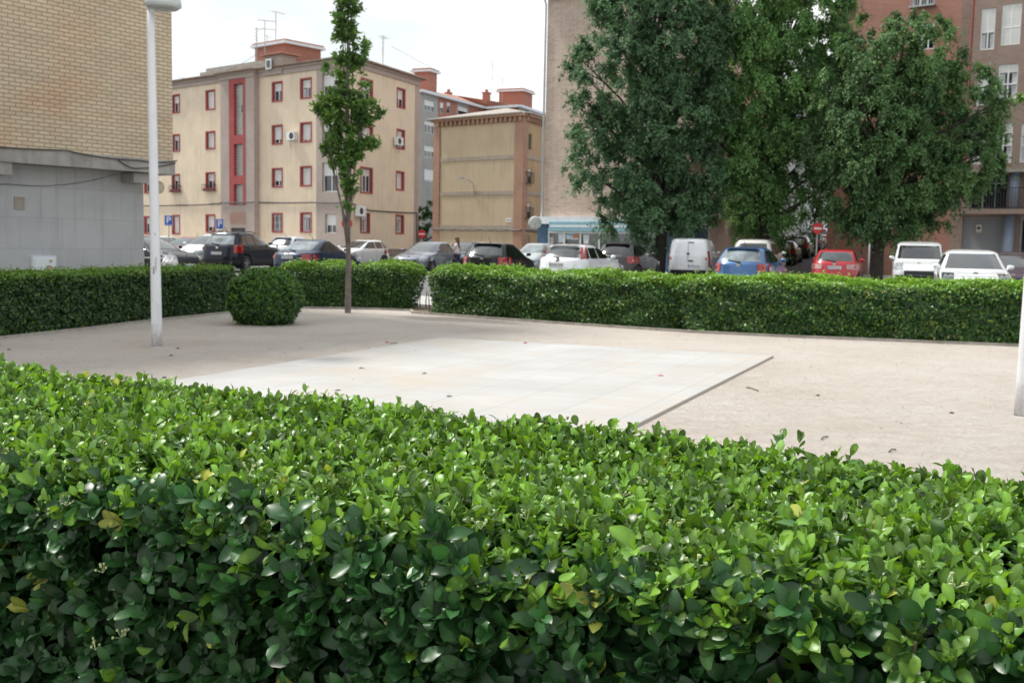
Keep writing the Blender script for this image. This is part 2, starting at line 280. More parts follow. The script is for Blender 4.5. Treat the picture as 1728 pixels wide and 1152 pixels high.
def strip(name, line, o0, o1, m, z0, z1):
    """a raised band along a line, from offset o0 to o1 (away from the camera)"""
    b = MB(); A = []; B = []; n = len(line); acc = 0; U = []
    for i, (x, y) in enumerate(line):
        p = Vector(line[max(i-1, 0)]); q = Vector(line[min(i+1, n-1)]); d = (q-p).normalized(); nr = Vector((-d.y, d.x))
        A.append(Vector((x, y))+nr*o0); B.append(Vector((x, y))+nr*o1)
        if i: acc += (Vector(line[i])-Vector(line[i-1])).length
        U.append(acc)
    for i in range(n-1):
        a, c, d, e = A[i], A[i+1], B[i+1], B[i]
        b.face([(*a, z1), (*c, z1), (*d, z1), (*e, z1)], [(U[i], 0), (U[i+1], 0), (U[i+1], 1), (U[i], 1)])
        b.face([(*a, z0), (*c, z0), (*c, z1), (*a, z1)]); b.face([(*d, z0), (*e, z0), (*e, z1), (*d, z1)])
    b.face([(*A[0], z0), (*A[0], z1), (*B[0], z1), (*B[0], z0)]); b.face([(*A[-1], z0), (*A[-1], z1), (*B[-1], z1), (*B[-1], z0)])
    return tag(b.build(name, m), kind='structure')
park = sheet('sand_ground', parkpts, M['sand'], 0)
# pale pavement between park and car park
allh = HM + HR1 + HR2[1:]
strip('pavement', allh, 1.52, 5.2, M['pavement_mat'], -.01, .05)
strip('soil_bed', HL, -.12, 1.1, M['soil'], 0, .02); strip('soil_bed', HM+HR1[:1]+HR1[1:]+HR2[1:], -.10, 1.15, M['soil'], 0, .022)
strip('bed_edging', HL, -.2, -.13, M['edging'], 0, .035); strip('bed_edging', HM+HR1+HR2[1:], -.19, -.11, M['edging'], 0, .04)
# paved platform in the sand
c1 = gnd(1305, 597, .05); c2 = gnd(742, 567, .05); dr = Vector((-.40, -.9165, 0)); wdt = (c1-c2)
ux = wdt.normalized(); LEN = 9.0; T = .028
def slab():
    b = MB(); W_ = wdt.length; q = [c2, c1, c1+dr*LEN, c2+dr*LEN]; q = [Vector((p.x, p.y, 0)) for p in q]
    k = 26; top = []
    rr = random.Random(3)
    b.face([(p.x, p.y, T) for p in q], [(0, 0), (W_, 0), (W_, -LEN), (0, -LEN)])
    for i in range(4):
        a, c = q[i], q[(i+1) % 4]; b.face([(a.x, a.y, 0), (c.x, c.y, 0), (c.x, c.y, T), (a.x, a.y, T)], [(0, .3), (.1, .3), (.1, .32), (0, .32)])
    return tag(b.build('paved_slab', M['slab'], recalc=True), kind='structure')
slab()
# street climbing between the two blocks, with gutter, kerbs and markings
RD = Vector((.39, .92, 0)).normalized(); RN = Vector((RD.y, -RD.x, 0))
S0 = Vector((13.4, 52, 0))
def sz(t): return 0.004 + (0 if t < 8 else (t-8)*.062)
def street(name, a, c, m, dz, t0=-14, t1=110, step=4, kerb=False):
    b = MB(); t = t0
    while t < t1:
        t2 = min(t+step, t1); p = S0+RD*t; q = S0+RD*t2
        P = [p+RN*a, p+RN*c, q+RN*c, q+RN*a]; Z = [sz(t)+dz, sz(t)+dz, sz(t2)+dz, sz(t2)+dz]
        b.face([(v.x, v.y, z) for v, z in zip(P, Z)], [(a, t), (c, t), (c, t2), (a, t2)])
        if kerb:
            for e in (a, c):
                b.face([((p+RN*e).x, (p+RN*e).y, sz(t)), ((q+RN*e).x, (q+RN*e).y, sz(t2)), ((q+RN*e).x, (q+RN*e).y, sz(t2)+dz), ((p+RN*e).x, (p+RN*e).y, sz(t)+dz)])
        t = t2
    return tag(b.build(name, m), kind='structure')
street('road', -3.6, 3.4, M['asphalt'], 0)
street('street_pavement', -5.6, -3.6, M['pavement_mat'], .12, -2, 110, kerb=True); street('street_pavement', 3.4, 5.2, M['pavement_mat'], .12, -2, 110, kerb=True)
street('road_line', -1.3, -1.18, M['road_paint'], .004, -13, 8, step=21); street('road_line', 2.9, 3.02, M['road_yellow'], .004, -14, 6, step=20)
# pavements and kerbs in front of the blocks
def walk(name, A, d, L, wd, m=None):
    d = Vector(d).normalized(); nr = Vector((d.y, -d.x)); b = MB(); A = Vector(A)
    P = [A, A+d*L, A+d*L+nr*wd, A+nr*wd]
    b.face([(*p, .13) for p in P]); 
    for i in range(4): b.face([(*P[i], -.01), (*P[(i+1) % 4], -.01), (*P[(i+1) % 4], .13), (*P[i], .13)])
    return tag(b.build(name, m or M['pavement_mat'], recalc=True), kind='structure')
walk('pavement', (1.2-9*.39, 60.3-9*.92), (.77, -.64), 11.5, 3) if False else None
walk('pavement', (1.3, 60.0), (.77, -.64), 10.0, 2.6); walk('pavement', (17.3, 58.5), (.77, -.64), 26, 3.0)
walk('pavement', (-32, 87.7), (.77, -.64), 27.4, 2.0); walk('pavement', (-7, 92.3), (.77, -.64), 10, 2.0)
# parking bay lines
bl = MB(); h = R_(20); fx = Vector((math.sin(h), math.cos(h), 0)); rx = Vector((fx.y, -fx.x, 0))
for i in range(9):
    p = Vector((-13.5+i*2.75, 44.6-i*1.75, .0)); q = p+fx*4.8
    bl.face([(*(p-rx*.05).xy, -.006), (*(p+rx*.05).xy, -.006), (*(q+rx*.05).xy, -.006), (*(q-rx*.05).xy, -.006)])
tag(bl.build('bay_lines', M['road_paint']), kind='structure')

# ------------------------------------------------------------------ foliage
LT_FINE = None
def leaf_template(nl=4, wide=.29, fold=.09, curl=.14, ts=None):
    V = []; Fc = []; ts = ts or [i/nl for i in range(nl+1)]; nl = len(ts)-1
    for t in ts:
        hw = wide*(math.sin(math.pi*t**1.3)**.62 if 0 < t < 1 else (.03 if t == 0 else .05))
        zc = -curl*(t-.35)**2*1.6 + .02
        V += [(-hw, t, zc+fold*hw/wide*.9), (0, t, zc), (hw, t, zc+fold*hw/wide*.9)]
    for i in range(nl):
        a = i*3; Fc += [(a, a+1, a+4, a+3), (a+1, a+2, a+5, a+4)]
    return np.array(V, float), np.array(Fc)
LF = leaf_template(ts=[0, .14, .36, .62, .84, .955, 1]); LM = leaf_template(3)
LS = (np.array([(0, 0, 0), (-.3, .5, .09), (0, 1, -.05), (.3, .5, .09)], float), np.array([(0, 2, 1), (0, 3, 2)]))
def norm(a): return a/np.maximum(np.linalg.norm(a, axis=1, keepdims=True), 1e-9)
def leaf_mesh(name, pos, along, nrm, size, col, tmpl, m, parent=None, smooth=True, var=0, cut=None, rib=0):
    V, Fc = tmpl; n = len(pos); VV = np.repeat(V[None], n, 0)
    if var:
        VV[:, :, 0] *= rng.uniform(1-.22*var, 1+.2*var, n)[:, None]; cz = rng.normal(0, .32*var, n)[:, None]; VV[:, :, 2] += -cz*(V[None, :, 1]-.2)**2 + rng.normal(0, .10*var, n)[:, None]*V[None, :, 0]
        VV[:, :, 2] += rng.normal(0, .018, VV.shape[:2]); VV[:, :, 0] += rng.normal(0, .012, VV.shape[:2])
    if cut is not None:
        ct = rng.random(n) < cut; yc = rng.uniform(.5, .85, n); sl = rng.uniform(-.5, .5, n); lim = yc[:, None]+sl[:, None]*VV[:, :, 0]
        VV[:, :, 1] = np.where(ct[:, None], np.minimum(VV[:, :, 1], lim), VV[:, :, 1]); tipm = ct[:, None] & (V[None, :, 1] > .9); VV[:, :, 0] = np.where(tipm, np.sign(V[None, :, 0])*.14, VV[:, :, 0])
    a = norm(along); s = norm(np.cross(a, nrm)); u = np.cross(s, a)
    P = pos[:, None, :] + size[:, None, None]*(VV[:, :, 0:1]*s[:, None, :] + VV[:, :, 1:2]*a[:, None, :] + VV[:, :, 2:3]*u[:, None, :])
    k = len(V); vt = P.reshape(-1, 3).astype(np.float32)
    fc = (Fc[None] + (np.arange(n)*k)[:, None, None]).reshape(-1, Fc.shape[1])
    me = bpy.data.meshes.new(name); me.vertices.add(len(vt)); me.vertices.foreach_set('co', vt.ravel())
    me.loops.add(fc.size); me.loops.foreach_set('vertex_index', fc.ravel().astype(np.int32))
    me.polygons.add(len(fc)); me.polygons.foreach_set('loop_start', (np.arange(len(fc))*fc.shape[1]).astype(np.int32))
    me.polygons.foreach_set('loop_total', np.full(len(fc), fc.shape[1], np.int32))
    if smooth: me.polygons.foreach_set('use_smooth', np.ones(len(fc), bool))
    ca = me.color_attributes.new('col', 'FLOAT_COLOR', 'POINT'); c4 = np.ones((n, k, 4), np.float32); c4[:, :, :3] = col[:, None, :]
    if rib: c4[:, 1::3, :3] *= 1+rib; c4[:, 0::3, :3] *= 1-rib*.25
    ca.data.foreach_set('color', c4.ravel()); me.materials.append(m); me.update(calc_edges=True)
    o = bpy.data.objects.new(name, me); COL.objects.link(o)
    if parent: o.parent = parent
    return o
def rnd(n): return norm(rng.normal(size=(n, 3)))
YOUNG = np.array((.165, .315, .042)); FRESH = np.array((.075, .19, .025)); OLD = np.array((.019, .058, .017)); YEL = np.array((.52, .46, .09))  # OLD: mature leaf green, deepened to put shade into the hedge fronts
def smooth_noise(x, y, f=3.0):
    return (np.sin(x*f+1.3*np.sin(y*f*.7+.5))+np.sin(y*f*1.3+1.7*np.sin(x*f*.6+2.))+.6*np.sin((x+y)*f*2.3+.7))/2.6

def shoots(base, d, npair, leaf0, tipgrow, col_tip, col_base, yel=.012):
    """decussate shoots: pairs of leaves along a stem, small and pale at the tip"""
    n = len(base); POS, AL, NR, SZ, CL = [], [], [], [], []
    r1 = norm(np.cross(d, rnd(n))); r2 = np.cross(d, r1); ph = rng.uniform(0, math.pi, n)
    isy = rng.random(n) < yel
    for j in range(npair):
        t = j/(npair-1) if npair > 1 else 1
        for s in (1, -1):
            a = ph + j*math.pi/2 + rng.normal(0, .25, n); rad = (np.cos(a)[:, None]*r1+np.sin(a)[:, None]*r2)*s
            beta = np.clip(rng.normal(1.25-.75*t, .22, n), .1, 1.7)[:, None]
            al = np.cos(beta)*d + np.sin(beta)*rad; al[:, 2] -= .12*(1-t)
            nr = np.sin(beta)*d - np.cos(beta)*rad + rnd(n)*.18
            pos = base + d*(tipgrow*t*rng.uniform(.8, 1.2, n))[:, None]
            sz = leaf0*(1-.42*t)*rng.uniform(.58, 1.32, n)
            f = np.clip(t*.9+rng.normal(0, .16, n), 0, 1)[:, None]
            c = (col_base*(1-f)+col_tip*f)*rng.uniform(.78, 1.22, n)[:, None]
            yy = isy[:, None] & (rng.random(n) < .7)[:, None]; c = np.where(yy, YEL*rng.uniform(.5, 1.1, n)[:, None]*np.array((.8, 1, 1)), c)
            POS.append(pos); AL.append(al); NR.append(nr); SZ.append(sz); CL.append(c)
    return [np.concatenate(q) for q in (POS, AL, NR, SZ, CL)]

def polyline_sampler(line, u):
    P = np.array(line, float); seg = np.diff(P, axis=0); L = np.linalg.norm(seg, axis=1); cum = np.concatenate([[0], np.cumsum(L)])
    s = u*cum[-1]; i = np.clip(np.searchsorted(cum, s, 'right')-1, 0, len(L)-1); f = ((s-cum[i])/L[i])[:, None]
    d = seg[i]/L[i][:, None]; return P[i]+seg[i]*f, d, np.stack([-d[:, 1], d[:, 0]], 1), s, cum[-1]
def section(q, th, ht, rr):
    """rounded hedge cross-section; q in 0..1 from front foot over the top to the back foot -> (offset, z, nx, nz)"""
    per = [ht-rr, math.pi/2*rr, th-2*rr, math.pi/2*rr, ht-rr]; cum = np.cumsum([0]+per); s = q*cum[-1]
    o = np.zeros_like(q); z = np.zeros_like(q); a = np.zeros_like(q); b = np.zeros_like(q)
    m = s < cum[1]; z[m] = s[m]; a[m] = -1
    m = (s >= cum[1]) & (s < cum[2]); t = (s[m]-cum[1])/rr; o[m] = rr-rr*np.cos(t); z[m] = ht-rr+rr*np.sin(t); a[m] = -np.cos(t); b[m] = np.sin(t)
    m = (s >= cum[2]) & (s < cum[3]); o[m] = rr+s[m]-cum[2]; z[m] = ht; b[m] = 1
    m = (s >= cum[3]) & (s < cum[4]); t = (s[m]-cum[3])/rr; o[m] = th-rr+rr*np.sin(t); z[m] = ht-rr+rr*np.cos(t); a[m] = np.sin(t); b[m] = np.cos(t)
    m = s >= cum[4]; o[m] = th; z[m] = ht-rr-(s[m]-cum[4]); a[m] = 1
    return o, z, a, b
def hedge(name, label, line, th, ht, dens, leaf, group=None, yellow=.02, endr=.35, tone=1.0, rr=.12, back=.35, rough=.05, seed=0, bare=0, tmpl=LS):
    root = thing(name, label, 'hedge', (line[0][0], line[0][1], 0), 0, group); off = np.array([line[0][0], line[0][1], 0])
    P0, _, _, _, Ltot = polyline_sampler(line, np.array([0.]))
    per = 2*ht+th; n = int(Ltot*per*dens); u = rng.random(n); q = rng.random(n)
    keep = (q < .68) | (rng.random(n) < back); u = u[keep]; q = q[keep]; n = len(u)
    o, z, a, b = section(q, th, ht, rr); c, d, nr, s, _ = polyline_sampler(line, u)
    # rounded ends
    e = np.minimum(s, Ltot-s); sq = np.where(e < endr, 1-np.sqrt(np.clip(1-((endr-e)/endr)**2, 0, 1)), 0)
    sgn = np.where(s < Ltot/2, -1, 1)
    o = o + sq*(th/2-o)*.9; z = z*(1-.22*sq); pull = (np.clip(1-z/ht, 0, 1)**1.4)*.24*np.clip(1-e/.9, 0, 1)*(endr > .25)
    bulge = smooth_noise(s*1.0+seed, z*2+o*2, 2.1)*rough + smooth_noise(s*2.2+seed*2, z*5+o*5, 2.6)*rough*.8 + smooth_noise(s*7+seed*3, z*13+o*11, 1.1)*.025
    sprig = (rng.random(n) < .05)*rng.uniform(.02, .08, n)
    dep = rng.exponential(.034, n).clip(0, .15) - sprig
    pos = np.zeros((n, 3)); nx = a; c = c - d*(sgn*pull)[:, None]; oo = o + a*(bulge-dep); pos[:, 0] = c[:, 0]+nr[:, 0]*oo; pos[:, 1] = c[:, 1]+nr[:, 1]*oo
    pos[:, 2] = np.maximum(z + b*(bulge-dep) + .01, .03)
    N3 = np.stack([nr[:, 0]*nx, nr[:, 1]*nx, b], 1) + np.stack([d[:, 0]*sgn*sq, d[:, 1]*sgn*sq, sq*0], 1)*1.2
    nrm = norm(N3 + rnd(n)*.55 + np.array([0, 0, .35])); al = norm(np.cross(nrm, rnd(n)) + N3*.25 + np.array([0, 0, .1]))
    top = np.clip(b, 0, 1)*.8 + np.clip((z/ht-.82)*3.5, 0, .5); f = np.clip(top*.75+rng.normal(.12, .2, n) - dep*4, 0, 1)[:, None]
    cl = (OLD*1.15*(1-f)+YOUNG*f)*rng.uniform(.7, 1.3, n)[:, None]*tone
    patch = smooth_noise(s*1.7+3+seed, z*3, 2.3) > .35
    y = rng.random(n) < np.where(patch, yellow*2.4, yellow*.6); cl = np.where(y[:, None], np.array((.26, .31, .05))*rng.uniform(.7, 1.2, n)[:, None], cl)
    if bare:
        k = (pos[:, 2] > .14) | (rng.random(n) < 1-bare); pos, al, nrm, cl = pos[k], al[k], nrm[k], cl[k]; n = len(pos)
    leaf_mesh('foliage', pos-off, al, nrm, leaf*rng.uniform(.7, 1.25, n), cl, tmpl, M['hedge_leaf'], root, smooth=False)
    # twiggy inside and stems
    ins = .10; b_ = MB(); K = 40; prev = None; ei = (.42/Ltot if endr > .25 else 0); us = np.linspace(ei, 1-ei, K); C, D, NR_, S_, _ = polyline_sampler(line, us)
    for i in range(K):
        e = min(S_[i], Ltot-S_[i]); sh = max(0, (endr-e)/endr) if endr else 0; k_ = math.sqrt(max(.02, 1-sh*sh))
        w2 = (th/2-ins)*k_; hh = (ht-ins)*(.75+.25*k_)
        cx, cy = C[i]+NR_[i]*th/2; nx_, ny_ = NR_[i]
        ring = [(cx-nx_*w2*.9-off[0], cy-ny_*w2*.9-off[1], .12), (cx-nx_*w2-off[0], cy-ny_*w2-off[1], hh*.9), (cx-nx_*w2*.7-off[0], cy-ny_*w2*.7-off[1], hh), (cx+nx_*w2*.7-off[0], cy+ny_*w2*.7-off[1], hh), (cx+nx_*w2-off[0], cy+ny_*w2-off[1], hh*.9), (cx+nx_*w2*.9-off[0], cy+ny_*w2*.9-off[1], .12)]
        if prev:
            for j in range(6): b_.face([prev[j], ring[j], ring[(j+1) % 6], prev[(j+1) % 6]])
        else: b_.face(ring[::-1])
        prev = ring
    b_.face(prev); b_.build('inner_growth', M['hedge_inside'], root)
    st = MB(); rr_ = random.Random(seed)
    for i in range(int(Ltot/.22)):
        uu = rr_.random(); Cc, Dd, Nn, _, _ = polyline_sampler(line, np.array([uu])); ox = rr_.uniform(.15, th-.15)
        x = Cc[0][0]+Nn[0][0]*ox-off[0]; y_ = Cc[0][1]+Nn[0][1]*ox-off[1]
        st.tube([(x, y_, 0), (x+rr_.uniform(-.04, .04), y_+rr_.uniform(-.04, .04), .15), (x+rr_.uniform(-.1, .1), y_+rr_.uniform(-.1, .1), .4)], [.016, .012, .008], 5)
    tag(st.build('stems', M['twig'], root), kind='stuff')
    return root
hedge('hedge', 'long clipped dark green hedge along the grey stone wall at left', HL, .85, .875, 3600, .052, 'clipped hedges round the sand', .012, .22, .85, .07, rough=.015, seed=1)
hedge('hedge', 'short clipped hedge behind the young tree and the round bush', HM, 1.0, .95, 3300, .055, 'clipped hedges round the sand', .02, .6, 1.05, .2, rough=.07, seed=5)
hedge('hedge', 'bushy hedge in front of the black and white hatchbacks, ending at the pavement gap', HR1, .95, .925, 3300, .056, 'clipped hedges round the sand', .035, .6, 1.15, .2, rough=.075, seed=9)
hedge('hedge', 'yellow-flecked hedge in front of the blue hatchback and red car, running out at right', HR2, .95, .945, 3200, .058, 'clipped hedges round the sand', .05, .3, 1.25, .16, rough=.075, seed=14)

# round bush
def bush():
    c = at(447, 480, 18.55); c.z = 0; root = thing('round_bush', 'round clipped bush standing alone on the sand beside the white lamp post', 'bush', c)
    n = 15000; d = rnd(n); d[:, 2] = np.where(d[:, 2] < -.93, -d[:, 2], d[:, 2]); d = norm(d)
    # squat barrel: superellipsoid
    ex = 2.25; k = (np.abs(d[:, 0])**ex+np.abs(d[:, 1])**ex+np.abs(d[:, 2])**ex)**(-1/ex)
    lump = 1+.085*smooth_noise(d[:, 0]*3+d[:, 2]*2, d[:, 1]*3, 2.5)+.03*smooth_noise(d[:, 0]*8, d[:, 2]*8+d[:, 1]*5, 2.)
    dep = rng.exponential(.05, n).clip(0, .3) - (rng.random(n) < .08)*rng.uniform(.0, .11, n)
    rad = (k*np.array(1.0))[:, None]*(lump-dep)[:, None]; sc = np.array([.60, .60, .49]); pos = d*rad*sc; pos[:, 2] += .45
    pos[:, 2] = np.maximum(pos[:, 2], .03)
    base = pos[:2600]; dd = norm(d[:2600]+np.array([0, 0, .35])+rnd(2600)*.35)
    A = shoots(base-dd*.03, dd, 3, .062, .05, YOUNG*.9, OLD*1.5, .004)
    nn_ = n-2600; nr = norm(d[2600:]+rnd(nn_)*.6+np.array([0, 0, .3])); al = norm(np.cross(nr, rnd(nn_))+d[2600:]*.2)
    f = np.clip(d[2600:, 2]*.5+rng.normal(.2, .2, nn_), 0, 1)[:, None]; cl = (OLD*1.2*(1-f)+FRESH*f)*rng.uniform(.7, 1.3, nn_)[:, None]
    P_ = np.concatenate([A[0], pos[2600:]]); 
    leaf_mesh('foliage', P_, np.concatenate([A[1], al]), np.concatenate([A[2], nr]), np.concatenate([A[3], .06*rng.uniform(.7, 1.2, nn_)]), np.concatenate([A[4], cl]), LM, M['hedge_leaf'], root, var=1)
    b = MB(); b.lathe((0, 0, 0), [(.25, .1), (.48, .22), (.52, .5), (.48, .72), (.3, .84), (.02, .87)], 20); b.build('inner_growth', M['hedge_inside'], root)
    s = MB()
    for i in range(7):
        a = i*.9; s.tube([(.05*math.cos(a), .05*math.sin(a), 0), (.2*math.cos(a), .2*math.sin(a), .3)], [.02, .012], 6)
    s.build('stems', M['twig'], root)
bush()

# near hedge with full leaves
def near_hedge():
    f0 = at(0, hor(0), 1.62); f1 = at(1728, hor(1728), 1.20); r0 = at(0, hor(0), 3.23)
    d = Vector((.885, -.466)).normalized(); nr = Vector((.466, .885)); TH = 1.03; HT = 1.068
    # front foot line passes through the front edge seen in the photo
    base = Vector((-.02, 1.50)); A = base - d*3.3; L = 5.4
    root = thing('hedge', 'big near hedge of glossy leaves crossing the foreground, bright on top', 'hedge', (A.x, A.y, 0))
    dd = np.array([d.x, d.y, 0]); n3 = np.array([nr.x, nr.y, 0]); up = np.array([0, 0, 1.])
    parts = []
    def zt(s, w): return HT + .018*smooth_noise(s*1.0, w*1.3, 3.1) + .014*smooth_noise(s*2.1+4, w*3, 4.3)
    # top shoots
    n = 10800; s = rng.uniform(-.02, L, n); w = rng.uniform(.0, TH, n); edge = np.clip((.12-w)/.12, 0, 1); edgeb = np.clip((w-TH+.12)/.12, 0, 1)
    hgt = zt(s, w)-.05*edge**2-.06*edgeb**2 + rng.normal(-.008, .010, n) + (rng.random(n) < .03)*rng.uniform(.005, .028, n)
    pos = s[:, None]*dd + w[:, None]*n3 + (hgt-.037)[:, None]*up
    dr_ = norm(up + rnd(n)*.36 - n3*edge[:, None]*.7 + n3*edgeb[:, None]*.7)
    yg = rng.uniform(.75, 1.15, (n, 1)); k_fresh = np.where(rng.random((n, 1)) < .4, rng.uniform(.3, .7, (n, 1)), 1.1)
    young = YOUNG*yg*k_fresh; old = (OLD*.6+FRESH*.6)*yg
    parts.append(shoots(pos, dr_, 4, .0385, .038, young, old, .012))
    # front face shoots
    def face(n, sign, wpos, dens_old, zlo=.0):
        s = rng.uniform(-.02, L, n); z = rng.uniform(zlo, HT-(.035 if sign > 0 else .10), n); out = rng.normal(0, .014, n) + .02*smooth_noise(s*1.5+2, z*4, 2.5) - (rng.random(n) < .04)*rng.uniform(0, .04, n)
        topc = np.clip((z-HT+.10)/.10, 0, 1)
        pos = s[:, None]*dd + (wpos + sign*(out + .05*topc**2))[:, None]*n3 + z[:, None]*up + n3*sign*.03
        dr_ = norm(-n3*sign*.8 + up*rng.uniform(.15, .9, n)[:, None] + rnd(n)*.45)
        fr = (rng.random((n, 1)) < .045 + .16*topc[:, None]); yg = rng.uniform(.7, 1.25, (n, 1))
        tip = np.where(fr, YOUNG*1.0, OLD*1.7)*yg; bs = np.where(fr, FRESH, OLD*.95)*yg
        return shoots(pos, dr_, 4, .053, .055, tip, bs, .016)
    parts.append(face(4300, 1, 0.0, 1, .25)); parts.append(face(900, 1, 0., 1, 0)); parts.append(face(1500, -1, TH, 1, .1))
    # older leaves filling just below the surface
    n = 16000; s = rng.uniform(0, L, n); q = rng.random(n); per = HT+TH
    onf = rng.random(n) < .52; dep = rng.uniform(.03, .12, n); w = np.where(onf, dep, rng.uniform(.02, TH-.03, n)); z = np.where(onf, rng.uniform(.1, HT-.04, n), zt(s, w)-.01-dep)
    pos = s[:, None]*dd+w[:, None]*n3+z[:, None]*up; nr_ = norm(rnd(n)*.9+np.where(onf[:, None], -n3*.6+up*.5, up)); al = norm(np.cross(nr_, rnd(n)))
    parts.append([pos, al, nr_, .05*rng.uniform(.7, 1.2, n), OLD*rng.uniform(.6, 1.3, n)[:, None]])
    A_ = [np.concatenate([p[i] for p in parts]) for i in range(5)]
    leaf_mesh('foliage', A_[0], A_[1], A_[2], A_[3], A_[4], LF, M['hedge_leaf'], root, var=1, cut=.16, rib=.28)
    # woody stems showing between the leaves
    st = MB(); rr = random.Random(5)
    for i in range(520):
        s_ = rr.uniform(0, L); z0 = rr.uniform(.1, HT-.15) if i % 2 else HT-.2; w_ = rr.uniform(.0, .1) if i % 2 else rr.uniform(.05, TH-.05)
        p = Vector((d.x*s_+nr.x*(w_+.06), d.y*s_+nr.y*(w_+.06), z0)); q = p + Vector((-nr.x*.07 if i % 2 else rr.uniform(-.03, .03), -nr.y*.07 if i % 2 else rr.uniform(-.03, .03), rr.uniform(.1, .17))) + d.to_3d()*rr.uniform(-.06, .06)
        st.tube([p, (p+q)/2+Vector((rr.uniform(-.01, .01), rr.uniform(-.01, .01), 0)), q], [.0035, .0028, .0018], 5)
    tag(st.build('stems', M['twig'], root, smooth=True), kind='stuff')
    b = MB(); Mx = Matrix((( d.x, nr.x, 0), (d.y, nr.y, 0), (0, 0, 1)))
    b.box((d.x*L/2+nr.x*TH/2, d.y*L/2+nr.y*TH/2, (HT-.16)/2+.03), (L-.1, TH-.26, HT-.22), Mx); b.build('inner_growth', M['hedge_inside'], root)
    # flower clusters: tiny pale buds on branching stalks
    fb = MB()
    for i in range(60):
        s_ = rr.uniform(.3, L-.3); onf = rr.random() < .45; z0 = rr.uniform(.7, HT-.05) if onf else HT+.0; w_ = -.03 if onf else rr.uniform(0, .5)
        p = Vector((d.x*s_+nr.x*w_, d.y*s_+nr.y*w_, z0))
        for j in range(6):
            q = p+Vector((rr.uniform(-.014, .014), rr.uniform(-.014, .014), rr.uniform(.004, .018))); fb.tube([p, q], .0006, 4); fb.box(q, (.0035, .0035, .0035))
    mat('bud', (.45, .52, .25), .6); fb.build('flower_buds', M['bud'], root)
near_hedge()

# ------------------------------------------------------------------ trees
def tree(name, label, base, trunk_r, trunk_pts, blobs, nleaf, leaf, c_lo, c_hi, nclump, cr=.55, bark='bark', group=None, droop=.25, nlimb=26, cat='tree', shell=.55, tmpl=LS, trans=None, seed=1, solid=0):
    root = thing(name, label, cat, base, 0, group); rr = np.random.default_rng(seed); rp = random.Random(seed)
    B = np.array(blobs, float); vol = (B[:, 3]*B[:, 4]*B[:, 5])**(.55 if trunk_r < .08 else 1); ids = rr.choice(len(B), nclump, p=vol/vol.sum())
    d = norm(rr.normal(size=(nclump, 3))); rad = rr.uniform(0, 1, nclump)**(1/3); rad = shell+(1-shell)*rad; rad = np.where(rr.random(nclump) < .3, rr.uniform(.15, .9, nclump), rad)
    C = B[ids, :3]+d*rad[:, None]*B[ids, 3:6]
    cs = rr.uniform(.38, 1.35, nclump)*cr; per = rr.multinomial(nleaf, (cs**2)/(cs**2).sum()); idx = np.repeat(np.arange(nclump), per); n = len(idx)
    # leaves sit along twigs that fan out of each clump and hang at the ends
    NT = 15; tw = norm(rr.normal(size=(nclump, NT, 3))+norm(C-B[ids, :3])[:, None, :]*.55+np.array([0, 0, .25 if droop > 0 else .9])); ti = rr.integers(0, NT, n); td = tw[idx, ti]; tt = rr.uniform(.08, 1.15, n); tl = rr.uniform(.6, 1.15, (nclump, NT))[idx, ti]
    q = td*(tt*tl)[:, None]; q[:, 2] -= max(droop, 0)*1.5*(tt*tl)**2; tang = norm(td*np.array([1, 1, 1]) - np.array([0, 0, 1])*(max(droop, 0)*3*tt*tl)[:, None])
    pos = C[idx]+q*cs[idx][:, None]+norm(rr.normal(size=(n, 3)))*(rr.uniform(0, .17, n)*cr)[:, None]
    pos[:, 2] = np.maximum(pos[:, 2], .35)
    outw = norm(pos-B[ids[idx], :3]); nr = norm(np.array([0, 0, .9])+outw*.6+norm(rr.normal(size=(n, 3)))*.6); al = norm(tang*.8+norm(rr.normal(size=(n, 3)))*.75+np.array([0, 0, -droop*.8]))
    ct = rr.random(nclump); f = np.clip(ct[idx]*.7+rr.normal(.12, .09, n)+.3*(tt-.4), 0, 1)[:, None]
    cl = (np.array(c_lo)*(1-f)+np.array(c_hi)*f)*rr.uniform(.85, 1.15, n)[:, None]
    leaf_mesh('crown', pos, al, nr, leaf*rr.uniform(.65, 1.3, n), cl, tmpl, M['tree_leaf'], root, smooth=False)
    t = MB(); tp = [Vector(p) for p in trunk_pts]; k = len(tp)
    t.tube([tp[0]+Vector((0, 0, -.05))]+tp, [trunk_r*1.35]+[trunk_r*(1-.72*i/(k-1)) for i in range(k)], 10); to = t.build('trunk', M[bark], root, smooth=True)
    lb = MB(); order = rp.sample(range(nclump), min(nlimb, nclump))
    for i in order:
        c = Vector(C[i]); h = max(.22, min(.92, (c.z-1.0)/(tp[-1].z+.01)*.75)); fi = h*(k-1); i0 = int(fi); st = tp[i0].lerp(tp[min(i0+1, k-1)], fi-i0)
        mid = st.lerp(c, .5)+Vector((rp.uniform(-.2, .2), rp.uniform(-.2, .2), rp.uniform(0, .5)))*cr
        r0 = trunk_r*(1-.72*h)*.5; lb.tube([st, mid, c], [r0, r0*.6, r0*.22], 6)
        for s in range(3):
            e = c+Vector((rp.uniform(-1, 1), rp.uniform(-1, 1), rp.uniform(-.4, .9)))*cr; lb.tube([mid.lerp(c, .4+.2*s), e], [r0*.3, r0*.1], 4)
    lb.build('limbs', M[bark], root, smooth=True)
    return root
DLO, DHI = (.036, .09, .042), (.155, .28, .13)
